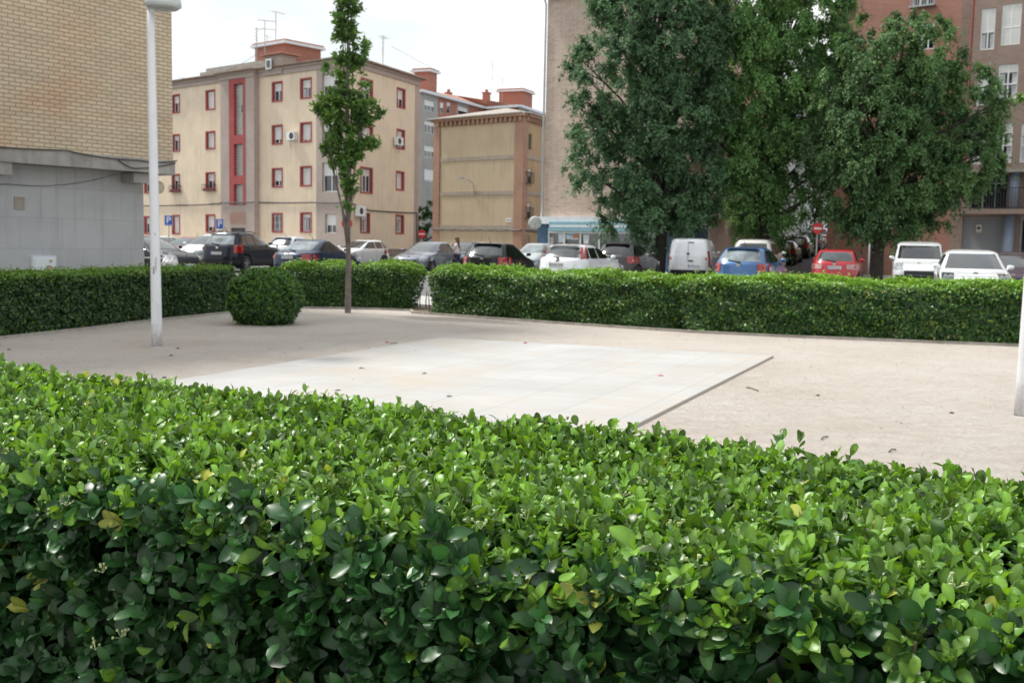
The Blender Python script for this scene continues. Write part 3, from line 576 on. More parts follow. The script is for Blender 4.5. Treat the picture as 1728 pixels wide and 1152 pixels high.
p = at(1112, 440, 49); tree('broadleaf_tree', 'tall dark bluish-green tree left of the white van, in front of the pink brick block', (p.x, p.y, 0), .30,
    [(0, 0, 0), (.1, 0, 2.5), (-.3, 0, 5), (-.6, 0, 8), (-.8, 0, 11.5)],
    [(-.9, 0, 12.2, 2.4, 2.3, 2.7), (.6, .2, 10.5, 2.0, 2.2, 2.8), (-2.0, 0, 9.2, 2.4, 2.3, 2.6), (.2, 0, 7.3, 2.5, 2.6, 2.5), (-1.8, 0, 5.6, 2.8, 2.5, 2.3), (1.0, .3, 4.6, 1.9, 2.2, 2.2), (-.7, 0, 3.3, 2.0, 2.2, 1.6), (-1.7, 0, 2.9, 1.3, 1.5, 1.1), (.6, 0, 2.6, 1.9, 1.8, 1.4), (-.2, 0, 14.2, 2.2, 2.2, 1.8), (1.7, .3, 8.0, 1.4, 1.8, 2.2), (1.9, .3, 12.3, 1.4, 1.8, 2.2), (-2.9, 0, 7.0, 1.2, 1.6, 1.6)],
    200000, .135, DLO, DHI, 800, .95, 'bark_dark', 'big trees by the car park', .18, 40, seed=3)
p = at(1290, 440, 50); tree('broadleaf_tree', 'tallest tree with bright green leaves, behind the blue hatchback at the street corner', (p.x, p.y, 0), .33,
    [(0, 0, 0), (0, 0, 3), (.1, 0, 6), (.2, 0, 9), (.1, 0, 12.5)],
    [(.3, 0, 12.3, 3.0, 2.8, 2.6), (-1.6, 0, 10.6, 2.3, 2.4, 2.4), (1.9, 0, 9.6, 2.2, 2.2, 2.4), (.2, -.3, 8.0, 2.6, 2.6, 2.4), (-1.2, 0, 6.0, 2.0, 2.2, 2.2), (1.4, 0, 5.6, 2.2, 2.2, 2.2), (-.9, .4, 3.9, 1.9, 2.1, 1.5), (-2.2, .3, 3.2, 1.3, 1.4, .9), (1.5, 0, 3.2, 1.5, 1.8, 1.1), (0, 0, 2.9, 1.6, 1.8, 1.2), (.2, 0, 14.4, 2.6, 2.5, 1.7), (2.6, .3, 7.2, 1.3, 1.6, 2.0), (2.9, .2, 11.2, 1.3, 1.6, 1.8), (-2.4, .2, 8.2, 1.2, 1.6, 1.8)],
    205000, .132, (.046, .12, .036), (.21, .39, .115), 800, .95, 'bark_dark', 'big trees by the car park', .3, 40, seed=5)
p = at(1480, 440, 46.5); tree('broadleaf_tree', 'wide dark green tree behind the red car, in front of the red brick block', (p.x, p.y, 0), .29,
    [(0, 0, 0), (0, 0, 2.5), (.1, 0, 5), (.5, 0, 7.4), (.6, 0, 10)],
    [(.9, 0, 9.6, 2.2, 2.2, 1.9), (-.9, 0, 9.0, 1.6, 2.1, 1.8), (2.6, 0, 7.6, 2.3, 2.2, 2.0), (-.3, 0, 7.0, 2.2, 2.4, 2.0), (3.2, 0, 5.7, 1.9, 2.0, 1.8), (.8, 0, 5.1, 2.6, 2.4, 2.0), (-1.1, 0, 4.7, 1.5, 2.0, 1.8), (.6, .2, 3.3, 2.3, 2.0, 1.2), (2.4, .2, 3.3, 1.4, 1.7, 1.1), (.2, -.6, 2.7, 1.5, 1.3, .8), (-1.2, 0, 2.9, 1.0, 1.4, .9), (-2.3, .2, 6.6, 1.2, 1.5, 1.8), (-2.1, .2, 8.9, 1.4, 1.5, 1.6)],
    195000, .13, (.038, .095, .036), (.175, .31, .11), 760, .92, 'bark_dark', 'big trees by the car park', .26, 40, seed=8)
p = gnd(587, 528); tree('young_tree', 'slim young tree with a narrow upright crown and thin trunk, on the sand', (p.x, p.y, 0), .065,
    [(0, 0, 0), (.01, 0, .9), (-.01, 0, 1.9), (.0, 0, 3.0), (-.03, 0, 4.4), (-.02, 0, 6.5)],
    [(.05, 0, 2.35, .15, .15, .35), (.0, 0, 2.75, .26, .24, .4), (-.2, 0, 3.3, .40, .32, .42), (.24, 0, 3.5, .34, .3, .5), (-.18, 0, 4.0, .46, .38, .45), (.26, 0, 4.15, .42, .38, .4), (-.1, 0, 4.8, .42, .36, .42), (-.02, 0, 5.3, .36, .3, .4), (-.04, 0, 5.75, .24, .22, .38), (-.02, 0, 5.95, .22, .22, .45), (.03, 0, 6.55, .14, .14, .4)],
    11500, .092, (.035, .09, .025), (.16, .30, .06), 210, .26, 'bark', None, -.1, 15, tmpl=LM, seed=10, shell=.3)
p = at(716, 380, 101); tree('broadleaf_tree', 'dark green tree in the gap between the cream and the ochre buildings', (p.x-.6, p.y, 0), .2,
    [(0, 0, 0), (0, 0, 2), (0, 0, 4)], [(0, 0, 4.3, 2.0, 2.0, 1.9), (.6, 0, 2.4, 2.0, 1.8, 1.8), (-1, 0, 2.6, 1.6, 1.6, 1.6)], 9000, .2, (.012, .036, .016), (.045, .11, .03), 80, .6, 'bark_dark', None, .3, 14, seed=12)
p = at(1800, 300, 20.5); tree('street_tree', 'pale green tree mostly beyond the right edge, one leafy branch reaching in', (p.x, p.y, 0), .09,
    [(0, 0, 0), (0, 0, 1.5), (0, 0, 3), (0, 0, 4.6)], [(.35, 0, 4.9, .85, .9, .9), (-.75, 0, 4.42, .32, .3, .12), (-1.1, 0, 4.33, .28, .25, .1), (.1, 0, 4.3, .6, .6, .4)], 2600, .10, (.06, .14, .03), (.15, .27, .055), 60, .2, 'bark', None, .3, 24, tmpl=LM, seed=15, shell=.2)

# ------------------------------------------------------------------ facades
class Fac:
    """a vertical wall plane through A along d (unit, xy); n points out of the building"""
    def __init__(s, A, d, side=1):
        s.A = Vector((A[0], A[1], 0)); s.d = Vector((d[0], d[1], 0)).normalized(); s.n = Vector((s.d.y, -s.d.x, 0))*side; s.side = side
    def pt(s, a, z, o=0): return s.A+s.d*a+s.n*o+Vector((0, 0, z))
    def hit(s, px, py, o=0):
        r = ray(px, py); A = s.A+s.n*o; t = (A-Vector((0, 0, 0))).dot(s.n)/r.dot(s.n); p = Vector((0, 0, CH))+r*t; return (p-s.A).dot(s.d), p.z
    def rect(s, x0, y0, x1, y1, o=0):
        cy = (y0+y1)/2; cx = (x0+x1)/2; a = s.hit(x0, cy, o)[0]; b = s.hit(x1, cy, o)[0]; z0 = s.hit(cx, y1, o)[1]; z1 = s.hit(cx, y0, o)[1]
        return (min(a, b), max(a, b), z0, z1)
    def q(s, mb, a0, a1, z0, z1, o=0, mi=0):
        P = [s.pt(a0, z0, o), s.pt(a1, z0, o), s.pt(a1, z1, o), s.pt(a0, z1, o)]; U = [(a0, z0), (a1, z0), (a1, z1), (a0, z1)]
        if s.side < 0: P, U = P[::-1], U[::-1]
        mb.face(P, U, mi)
    def bx(s, mb, a0, a1, z0, z1, o0, o1, mi=0):
        c = s.pt((a0+a1)/2, (z0+z1)/2, (o0+o1)/2); Mx = Matrix(((s.d.x, s.n.x, 0), (s.d.y, s.n.y, 0), (0, 0, 1)))
        mb2 = MB(); mb2.box(c, (a1-a0, o1-o0, z1-z0), Mx, mi)
        # keep metric uv along the wall on front faces
        b = len(mb.v); mb.v += mb2.v; mb.f += [tuple(i+b for i in f) for f in mb2.f]; mb.m += mb2.m
        for f in mb2.f:
            for i in f:
                v = Vector(mb2.v[i])-s.A; mb.uv.append((v.dot(s.d)+v.dot(s.n), v.z))
    def wall(s, mb, a0, a1, z0, z1, holes=(), depth=.2, mi=0, rmi=None, o=0):
        xs = sorted({a0, a1, *[h[0] for h in holes], *[h[1] for h in holes]}); zs = sorted({z0, z1, *[h[2] for h in holes], *[h[3] for h in holes]})
        xs = [x for x in xs if a0 <= x <= a1]; zs = [z for z in zs if z0 <= z <= z1]
        for i in range(len(xs)-1):
            for j in range(len(zs)-1):
                cx, cz = (xs[i]+xs[i+1])/2, (zs[j]+zs[j+1])/2
                if any(h[0] < cx < h[1] and h[2] < cz < h[3] for h in holes): continue
                s.q(mb, xs[i], xs[i+1], zs[j], zs[j+1], o, mi)
        rm = mi if rmi is None else rmi
        for h in holes:
            b0, b1, c0, c1 = h[:4]
            for (p, q_) in (((b0, c0), (b1, c0)), ((b1, c0), (b1, c1)), ((b1, c1), (b0, c1)), ((b0, c1), (b0, c0))):
                mb.face([s.pt(p[0], p[1], o), s.pt(q_[0], q_[1], o), s.pt(q_[0], q_[1], o-depth), s.pt(p[0], p[1], o-depth)], None, rm)
WIN_RR = random.Random(21)
def window(f, h, parent, depth=.2, surround=None, shut=.5, frame='win_white', o=0, leaves=2, sill=None, shm='shutter', curtain=False, bars=False, box=True):
    """window set in the back of an opening: frame > pane, shutter, surround"""
    a0, a1, z0, z1 = h[:4]; b = MB(); t = .05; back = o-depth
    f.bx(b, a0, a0+t, z0, z1, back, back+.06); f.bx(b, a1-t, a1, z0, z1, back, back+.06); f.bx(b, a0+t, a1-t, z0, z0+t, back, back+.06); f.bx(b, a0+t, a1-t, z1-t, z1, back, back+.06)
    for i in range(1, leaves): c = a0+(a1-a0)*i/leaves; f.bx(b, c-.03, c+.03, z0+t, z1-t, back+.005, back+.065)
    if sill: f.bx(b, a0-.05, a1+.05, z0-.05, z0, o-.1, o+.06)
    root = b.build('window', M[frame], parent)
    g = MB(); f.q(g, a0, a1, z0, z1, back+.012); g.build('pane', M['glass'], root)
    if shut > 0:
        s_ = MB(); zb = z1-t-(z1-z0-2*t)*shut; ns = max(2, int((z1-t-zb)/.06)); st = (z1-t-zb)/ns
        for i in range(ns):
            zz = zb+st*i; A_ = [f.pt(a0+t, zz, back+.052), f.pt(a1-t, zz, back+.052), f.pt(a1-t, zz+st*.8, back+.062), f.pt(a0+t, zz+st*.8, back+.062)]
            B_ = [A_[3], A_[2], f.pt(a1-t, zz+st, back+.052), f.pt(a0+t, zz+st, back+.052)]
            s_.face(A_ if f.side > 0 else A_[::-1]); s_.face(B_ if f.side > 0 else B_[::-1])
        if box: f.bx(s_, a0+t, a1-t, z1-t-.16, z1-t, back+.03, back+.10)
        s_.build('shutter', M[shm], root)
    if curtain and shut < .9:
        c_ = MB(); zt = z1-t-(z1-z0)*shut; m_ = (a0+a1)/2; f.q(c_, a0+t, a0+t+(m_-a0)*.55, z0+t, zt, back+.018); f.q(c_, a1-t-(m_-a0)*.5, a1-t, z0+t, zt, back+.018); c_.build('curtain', M['curtain'], root)
    if surround:
        s_ = MB(); w_ = .10
        for (q0, q1, r0, r1) in ((a0-w_, a0, z0-w_, z1+w_), (a1, a1+w_, z0-w_, z1+w_), (a0, a1, z1, z1+w_), (a0, a1, z0-w_, z0)): f.bx(s_, q0, q1, r0, r1, o-.02, o+.03)
        # painted reveals
        e = .004
        f.bx(s_, a0, a0+.012, z0, z1, back+.062, o-.02); f.bx(s_, a1-.012, a1, z0, z1, back+.062, o-.02); f.bx(s_, a0+.012, a1-.012, z0, z0+.012, back+.066, o-.02); f.bx(s_, a0+.012, a1-.012, z1-.012, z1, back+.066, o-.02)
        s_.build('surround', M[surround], root)
    if bars:
        k = MB(); n = max(3, int((a1-a0)/.13))
        for i in range(n+1): x = a0+(a1-a0)*i/n; f.bx(k, x-.008, x+.008, z0, z1, o-.05, o-.034)
        for zz in (z0+.15, (z0+z1)/2, z1-.15): f.bx(k, a0, a1, zz-.01, zz+.01, o-.034, o-.02)
        k.build('window_bars', M['win_white'], root)
    return root
def ac_unit(f, a, z, parent, o=0, w_=.8, h_=.55):
    b = MB(); f.bx(b, a-w_/2, a+w_/2, z, z+h_, o+.08, o+.38); r = b.build('air_conditioner', M['win_white'], parent)
    fn = MB(); c = f.pt(a-w_*.15, z+h_/2, o+.384); x = f.d; y = Vector((0, 0, 1))
    for R0, R1, off in ((.0, .05, .02), (.05, .22, .0)):
        for i in range(18):
            t0, t1 = 2*math.pi*i/18, 2*math.pi*(i+1)/18
            P = [c+f.n*off+(x*math.cos(t)+y*math.sin(t))*r_ for t, r_ in ((t0, R0), (t1, R0), (t1, R1), (t0, R1))]; fn.face(P)
    fn.build('fan_grille', M['black_plastic'], r)
    k = MB(); 
    for s in (-.28, .28): f.bx(k, a+s-.02, a+s+.02, z-.03, z, o, o+.4)
    k.tube([f.pt(a+w_*.45, z+.1, o+.2), f.pt(a+w_*.55, z+.0, o+.06), f.pt(a+w_*.5, z-.5, o+.02)], .02, 6); k.build('bracket', M['galv'], r)
    return r
def cable(pts, parent, r=.025, sag=.05, name='cable', m='dark_metal'):
    b = MB(); P = []
    for i in range(len(pts)-1):
        a, c = Vector(pts[i]), Vector(pts[i+1])
        for k in range(6): t = k/6; q = a.lerp(c, t); q.z -= sag*4*t*(1-t); P.append(q)
    P.append(Vector(pts[-1])); b.tube(P, r, 5); return b.build(name, M[m], parent)
def antenna(p, h, parent, els=5, az=.3, boom=1.2, kind=0):
    b = MB(); p = Vector(p); top = p+Vector((0, 0, h)); b.tube([p, top], .03, 5); d = Vector((math.cos(az), math.sin(az), 0)); s = Vector((-d.y, d.x, 0))
    for j, zz in enumerate(([.02, -.55] if kind == 0 else [.02])):
        c = top+Vector((0, 0, zz-.05)); q0, q1 = c-d*boom*.35, c+d*boom*.65; b.tube([q0, q1], .02, 4)
        for i in range(els): e = q0.lerp(q1, i/(els-1)); l = .3+.12*(els-i)/els; b.tube([e-s*l, e+s*l], .013, 4)
    if kind == 2:
        for i in range(6):
            for sgn in (1, -1): c = top-Vector((0, 0, .2+.22*i)); b.tube([c, c+d*.35*sgn], .018, 4)
    return b.build('antenna', M['galv'], parent)
def part(mb, name, m, parent, smooth=False): return mb.build(name, [M[x] for x in m] if isinstance(m, (list, tuple)) else M[m], parent, smooth)
DL = Vector((-.77, .64)).normalized(); DR = Vector((.39, .92)).normalized()

# ---- left block: long tan brick over a grey tiled ground floor
def left_block():
    root = thing('apartment_block', 'tan long-brick block at far left with a grey stone-tiled ground floor', 'building', (-9, 21, 0)); off = Vector((-9, 21, 0))
    P1 = at(292, 272, 23.0); P0 = at(0, 247, 19.9); d = Vector((P1.x-P0.x, P1.y-P0.y)).normalized()
    f = Fac((P1.x-off.x, P1.y-off.y), d, 1)     # s grows away from the camera, ends at the corner (s=0)
    f.A += Vector((0, 0, 0)); fw = Fac((P1.x, P1.y), d, 1)
    zb = P1.z; b = MB(); L = 17.0; W_ = 12; H_ = 15
    f.q(b, -L, 0, zb, H_, 0); g2 = Fac(f.pt(0, 0), -f.n.xy, -1); 
    for A_, B_ in (((0, 0), (0, -W_)), ((0, -W_), (-L, -W_)), ((-L, -W_), (-L, 0))):
        p, q = f.pt(A_[0], 0, A_[1]), f.pt(B_[0], 0, B_[1]); l = (q-p).length; b.face([(p.x, p.y, zb), (q.x, q.y, zb), (q.x, q.y, H_), (p.x, p.y, H_)], [(0, zb), (l, zb), (l, H_), (0, H_)])
    c = [f.pt(-L, H_, 0), f.pt(0, H_, 0), f.pt(0, H_, -W_), f.pt(-L, H_, -W_)]; b.face(c)
    part(b, 'brick_wall', 'tan_brick', root)
    s = MB(); f.bx(s, -L, .03, zb-.28, zb, -W_, .03); f.bx(s, -.62, .028, zb-.30, zb-.282, -1.9, .02)
    part(s, 'concrete_beam', 'concrete_beam', root)
    # stubs of cross beams
    k = MB(); s0 = fw.hit(6, 262)[0]; f.bx(k, s0-.16, s0+.16, zb-.52, zb-.282, -.5, .0); part(k, 'beam_end', 'concrete_beam', root); k = MB(); f.bx(k, -.9, -.5, zb-.5, zb-.302, -.6, -.1); part(k, 'beam_end', 'concrete_beam', root)
    # grey wall set back
    OW = -.55; e = fw.hit(243, 400, OW)[0]; g = MB(); f.q(g, -L+.2, e, -.1, zb-.27, OW)
    p, q = f.pt(e, 0, OW), f.pt(e, 0, -W_+.3); g.face([(p.x, p.y, -.1), (q.x, q.y, -.1), (q.x, q.y, zb-.27), (p.x, p.y, zb-.27)], [(0, 0), (8, 0), (8, 3), (0, 3)])
    part(g, 'tiled_wall', 'stone_tiles', root)
    v = MB(); a0, a1, z0, z1 = fw.rect(24, 332, 41, 353, OW); f.bx(v, a0, a1, z0, z0+.02, OW, OW+.03); f.bx(v, a0, a1, z1-.02, z1, OW, OW+.03); f.bx(v, a0, a0+.02, z0+.02, z1-.02, OW, OW+.03); f.bx(v, a1-.02, a1, z0+.02, z1-.02, OW, OW+.03)
    n = 6
    for i in range(n):
        zz = z0+.03+(z1-z0-.05)*i/n; P = [f.pt(a0+.02, zz, OW+.022), f.pt(a1-.02, zz, OW+.022), f.pt(a1-.02, zz+(z1-z0)/n*.85, OW+.004), f.pt(a0+.02, zz+(z1-z0)/n*.85, OW+.004)]; v.face(P)
    part(v, 'vent_grille', 'ochre_side' if False else 'band_grey', root)
    mbx = MB(); a0, a1, z0, z1 = fw.rect(52, 432, 92, 462, OW); z0 -= .25; f.bx(mbx, a0, a1, z0, z1, OW, OW+.07); r = part(mbx, 'meter_box', 'white_fascia', root)
    dm = MB(); f.bx(dm, a0+.04, a1-.04, z0+.05, z1-.05, OW+.072, OW+.085); part(dm, 'box_door', 'win_white', r)
    dm = MB(); f.bx(dm, a1-.22, a1-.12, z1-.30, z1-.18, OW+.086, OW+.09); f.bx(dm, a1-.16, a1-.1, z1-.12, z1-.07, OW+.086, OW+.095); part(dm, 'meter_window', 'ochre_side', r)
    cable([f.pt(-L, zb+.01, .06), f.pt(-6, zb+.0, .06), f.pt(-2.5, zb+.02, .06), f.pt(-.9, zb-.05, .06), f.pt(0.05, zb+.01, .06)], root, .014, .04)
    cable([f.pt(-6, zb-.55, OW+.03), f.pt(-3.4, zb-.66, OW+.03), f.pt(-1.0, zb-.32, OW+.03)], root, .005, .12)
    cable([f.pt(-1.4, zb-.05, .05), f.pt(-1.0, zb-.22, .05), f.pt(0.03, zb-.04, .05)], root, .012, .03)
    cb = MB(); c = f.pt(-.25, zb-.5, -.2)
    for j in range(5):
        R0 = .045+.02*j; cb.tube([c+Vector((R0*math.cos(t)*.8, 0.03*j, -.06-R0*math.sin(t))) for t in np.linspace(0, 2*math.pi, 12)], .008, 4)
    part(cb, 'cable_coil', 'brown_frame', root); root.location = off
left_block()

# ---- cream four-storey block with red window surrounds
def cream_block():
    off = Vector((-10.8, 70, 0)); root = thing('apartment_block', 'cream four-storey block with red window surrounds and a brick stair tower', 'building', off); 
    C = (0, 0); fl = Fac(C, DL, -1); fr = Fac(C, DR, 1); FL = Fac((off.x, off.y), DL, -1); FR = Fac((off.x, off.y), DR, 1)
    H = 12.95; LL = 31; LR = FR.hit(706, 300)[0]
    rows = [(159, 192), (226, 257), (293, 324), (362, 396)]
    holes = []; spec = []
    def add(x0, y0, x1, y1, **kw): h = list(FL.rect(x0+2.4, y0+2.6, x1-2.4, y1-2.6)); holes.append(h); spec.append((h, kw))
    for i, (y0, y1) in enumerate(rows): add(289, y0, 305, y1, shut=[.45, .3, .35, 1][i])
    for i, (y0, y1) in enumerate([(151.5, 186.5), (221, 253), (290, 321), (361, 393)]): add(346, y0, 364.5, y1, shut=[1, .97, .5, .75][i])
    for i, (y0, y1) in enumerate([(164, 196), (232, 263), (299, 327), (364, 396)]): add(242, y0, 256, y1, shut=.4)
    for i, (y0, y1) in enumerate([(137.5, 172.5), (210.5, 244.5), (283.2, 317), (359, 393)]): add(458, y0, 478, y1, shut=[.45, .8, .7, 0][i], bars=i == 3)
    for i, (y0, y1) in enumerate([(131.5, 167.2), (206, 241), (280, 315), (358, 393)]): add(505.6, y0, 527, y1, shut=[.45, .95, 1, .2][i], curtain=True)
    # windows in the brick corner strip
    strip_h = []
    for i, (y0, y1) in enumerate([(125, 165), (200, 243), (274, 323.6), (361, 393.5)]):
        h = list(FL.rect(544 if i < 3 else 549, y0, 571 if i < 3 else 567.5, y1, 0)); strip_h.append(h)
    t0 = FL.hit(429.5, 300)[0]; t1 = FL.hit(373, 300)[0]; sb = FL.hit(534, 300)[0]
    b = MB(); up = [h for h in holes]
    z1st = FL.hit(540, 346)[1]
    fl.wall(b, sb, LL, 0, H, [h for h in holes if h[0] > sb and not (t0 < (h[0]+h[1])/2 < t1)], .24, 0)
    # right face
    hr = []; sr = []
    for (x0, y0, x1, y1, kw) in [(609, 133, 631, 170, dict(shut=.5)), (608.5, 212, 631, 252, dict(shut=.55, leaves=1)), (608, 282, 630.6, 327, dict(shut=.3, leaves=3)), (608, 359, 626, 393.6, dict(shut=.3, curtain=True)),
                                 (669.5, 148.7, 686, 183.3, dict(shut=.55)), (669, 218, 685, 252.7, dict(shut=.95)), (668, 288.6, 684, 322, dict(shut=1)), (667.5, 362, 683.5, 395.4, dict(shut=.2, curtain=True))]:
        h = list(FR.rect(x0+1, y0+2.6, x1-3.2, y1-2.6)); hr.append(h); sr.append((h, kw))
    ps = FR.hit(699, 300)[0]
    fr.wall(b, 0, ps, 0, H, hr, .24, 0)
    back = [fl.pt(LL, 0), fl.pt(LL, 0)+fr.d*LR, fr.pt(LR, 0)]
    for p, q in ((back[0], back[1]), (back[1], back[2])): b.face([(p.x, p.y, 0), (q.x, q.y, 0), (q.x, q.y, H), (p.x, p.y, H)])
    part(b, 'wall', 'cream_render', root)
    for h, kw in spec:
        if h[0] > sb: window(fl, h, root, .24, 'red_trim', **kw)
    for h, kw in sr: window(fr, h, root, .24, 'red_trim', **kw)
    s = MB(); fl.wall(s, 0, sb, 0, H, strip_h, .24, 0, o=.02); part(s, 'brick_corner', 'brown_tower_brick', root); s = MB(); fr.bx(s, ps, LR, 0, H, -.1, .02)
    part(s, 'brick_corner', 'brown_tower_brick', root)
    for i, h in enumerate(strip_h): window(fl, h, root, .22, None, shut=[.5, .5, .45, .6][i], leaves=2, o=.02, shm='shutter')
    # stair tower
    PRO = .45; t = MB(); pr = FL.rect(387, 132.5, 414, 346, PRO); lat = FL.rect(387.5, 356, 414.5, 377, PRO); door = FL.rect(389, 384.5, 414, 446, PRO); door = (door[0], door[1], .05, door[3])
    A0, A1 = FL.hit(429, 300, PRO)[0], FL.hit(372.5, 300, PRO)[0]
    gl = [FL.rect(395.2, 141.5, 410.2, 228, PRO), FL.rect(395.2, 243, 410.2, 296.5, PRO), FL.rect(395.2, 311, 410.2, 345, PRO)]
    fl.wall(t, A0, A1, 0, H+.1, [pr, door], .15, 0, o=PRO)
    for a in (A0, A1): t.face([fl.pt(a, 0, PRO), fl.pt(a, H+.1, PRO), fl.pt(a, H+.1, 0), fl.pt(a, 0, 0)], [(0, 0), (0, H), (.45, H), (.45, 0)])
    part(t, 'stair_tower', 'brown_tower_brick', root)
    rd = MB(); fl.wall(rd, pr[0], pr[1], pr[2], pr[3], gl, .3, 0, o=PRO-.0+.03); 
    for a in (pr[0], pr[1]): rd.face([fl.pt(a, pr[2], PRO-.1), fl.pt(a, pr[3], PRO-.1), fl.pt(a, pr[3], PRO+.03), fl.pt(a, pr[2], PRO+.03)])
    rr_ = part(rd, 'stair_window_panel', 'red_trim', root)
    for i, g_ in enumerate(gl):
        g = MB(); fl.q(g, *g_, PRO-.2); part(g, 'glass_block_window', 'glass_block', root)
    vw = MB(); g_ = gl[0]; zc = g_[2]+(g_[3]-g_[2])*.45; fl.bx(vw, g_[0], g_[0]+.42, zc, zc+.5, PRO-.2, PRO-.15); part(vw, 'opening_pane', 'glass', root)
    la = MB(); fl.bx(la, *lat, PRO+.0, PRO+.012, 0)
    nx = 7; w_ = (lat[1]-lat[0])/nx; h_ = (lat[3]-lat[2])
    for i in range(-4, nx):
        for sg in (1, -1):
            x0, x1 = lat[0]+i*w_, lat[0]+(i+4.5)*w_; z0, z1 = (lat[2], lat[3]) if sg > 0 else (lat[3], lat[2])
            if x1 < lat[0] or x0 > lat[1]: continue
            ta = max(0, (lat[0]-x0)/(x1-x0)); tb = min(1, (lat[1]-x0)/(x1-x0)); oo = PRO+.03 if sg > 0 else PRO+.034
            la.tube([fl.pt(x0+(x1-x0)*ta, z0+(z1-z0)*ta, oo), fl.pt(x0+(x1-x0)*tb, z0+(z1-z0)*tb, oo)], .016, 4, 1)
    part(la, 'lattice_panel', ['shutter_beige', 'red_trim'], root)
    dd = MB(); fl.q(dd, *door, PRO-.14); part(dd, 'door', 'dark_metal', root)
    # cornice, eaves and hip roof
    k = MB(); 
    for (f_, a0, a1) in ((fl, 0, LL), (fr, 0, LR)):
        f_.bx(k, a0-.05, a1+.0, H-.32, H, .022, .10); f_.bx(k, a0-.1, a1+.0, H, H+.12, -.1, .22)
    fl.bx(k, A0-.03, A1+.03, H-.30, H, PRO+.002, PRO+.08); fl.bx(k, A0-.12, A1+.12, H+.001, H+.121, .2, PRO+.2)
    part(k, 'cornice', 'brown_tower_brick', root)
    rf = MB(); e = .38; zt = H+.13
    def loop(e, z): 
        c = fl.pt(0, z)+(fl.n+fr.n)*e; c2 = fr.pt(LR, z)+fr.n*e-fl.n*e; c3 = fr.pt(LR, z)+fl.d*LL-fl.n*e-fr.n*e*.0; c4 = fl.pt(LL, z)+fl.n*e; return [c, c2, c3, c4]
    o_, o2 = loop(e, zt), loop(e, zt+.1); r1 = fl.pt(5, H+1.35)+fr.d*LR/2; r2 = fl.pt(LL-4, H+1.35)+fr.d*LR/2
    for i in range(4): rf.face([o_[i], o_[(i+1) % 4], o2[(i+1) % 4], o2[i]])
    rf.face(o_[::-1]); rf.face([o2[0], o2[1], r1]); rf.face([o2[1], o2[2], r2, r1]); rf.face([o2[2], o2[3], r2]); rf.face([o2[3], o2[0], r1, r2])
    # tile ends along the eaves
    for (f_, L_) in ((fl, LL), (fr, LR)):
        n = int(L_/.28)
        for i in range(n): c = f_.pt(.14+i*.28, zt+.08, e); rf.tube([c-f_.n*.3, c+f_.n*.06], .075, 5)
    fl.bx(rf, A0-.2, A1+.2, zt+.001, zt+.101, .3, PRO+.42)
    part(rf, 'roof', 'roof_tile', root)
    rs = MB(); p = fl.pt(12.5, H+.5, -1.6); Mx = Matrix(((fl.d.x, fl.n.x, 0), (fl.d.y, fl.n.y, 0), (0, 0, 1))); rs.box(p, (9, 2.6, .35), Mx); rs.box(p+Vector((0, 0, .3)), (8, 2.2, .3), Mx); part(rs, 'roof_sheet', 'roof_sheet', root)
    # penthouse and dormer
    ph = MB(); pc = at(486, 92, 78)-off; z1 = pc.z+.35; c = Vector((pc.x, pc.y, 0)); ph.box((c.x, c.y, (H+z1)/2), (3.4, 3.2, z1-H), Mx); part(ph, 'penthouse', 'penthouse_brick', root)
    ph = MB(); ph.box((c.x, c.y, z1+.09), (3.9, 3.7, .18), Mx); part(ph, 'penthouse_roof', 'white_fascia', root)
    ph = MB(); ph.box((c.x, c.y, z1+.24), (3.7, 3.5, .12), Mx); part(ph, 'penthouse_cover', 'red_tile', root)
    dc = at(464, 104, 74.5)-off; dm = MB(); dm.box((dc.x+.2, dc.y+.7, dc.z-.2), (1.9, 1.2, 1.3), Mx); part(dm, 'dormer', 'brown_tower_brick', root)
    dm = MB(); dm.box((dc.x+.2, dc.y+.7, dc.z+.52), (2.4, 1.7, .12), Mx); part(dm, 'dormer_roof', 'red_tile', root)
    dm = MB(); q = Vector((dc.x-.1, dc.y+.7, dc.z-.15))+Vector((fl.n.x, fl.n.y, 0))*.61; dm.box(q, (.6, .06, .7), Mx); wo = part(dm, 'dormer_window', 'win_white', root)
    dm = MB(); dm.box(q+fl.n*.04, (.38, .02, .48), Mx); part(dm, 'pane', 'glass', wo)
    for (x, y, z_, h_, kd) in ((433, 104, 75, 1.7, 2), (447, 100, 76, 2.4, 0), (465.5, 104, 77, 3.2, 1), (646, 115, 80, 2.2, 2), (451, 100, 79, 1.9, 0)):
        p = at(x, y, z_)-off; p.z = H+.3; h_ += .9; antenna(p, h_, root, az=.4+x % 3, kind=kd)
    # service cables, air conditioners
    zc = FL.hit(450, 344)[1]
    cable([fl.pt(26, zc, .06), fl.pt(19, zc-.02, .06), fl.pt(14.6, zc+.05, .06), fl.pt(A1+.02, zc+.1, .06)], root, .04, .03)
    cable([fl.pt(A1+.02, zc+.1, PRO+.06), fl.pt(A0-.02, zc+.1, PRO+.06)], root, .04, .02)
    cable([fl.pt(A0-.05, zc+.1, .07), fl.pt(3.5, zc+.06, .07), fl.pt(.3, zc+.02, .07), fr.pt(.2, zc, .07), fr.pt(2.2, zc-.35, .06), fr.pt(3.0, zc-.4, .06), fr.pt(LR-.3, zc-.35, .06), fr.pt(LR-.2, zc-2.8, .06)], root, .04, .03)
    a, z = FL.hit(497, 231); ac_unit(fl, a, z-.25, root); a, z = FR.hit(603.5, 358); ac_unit(fr, a, z-.28, root, w_=.9, h_=.7); a, z = FR.hit(668, 239.5); ac_unit(fr, a, z-.25, root)
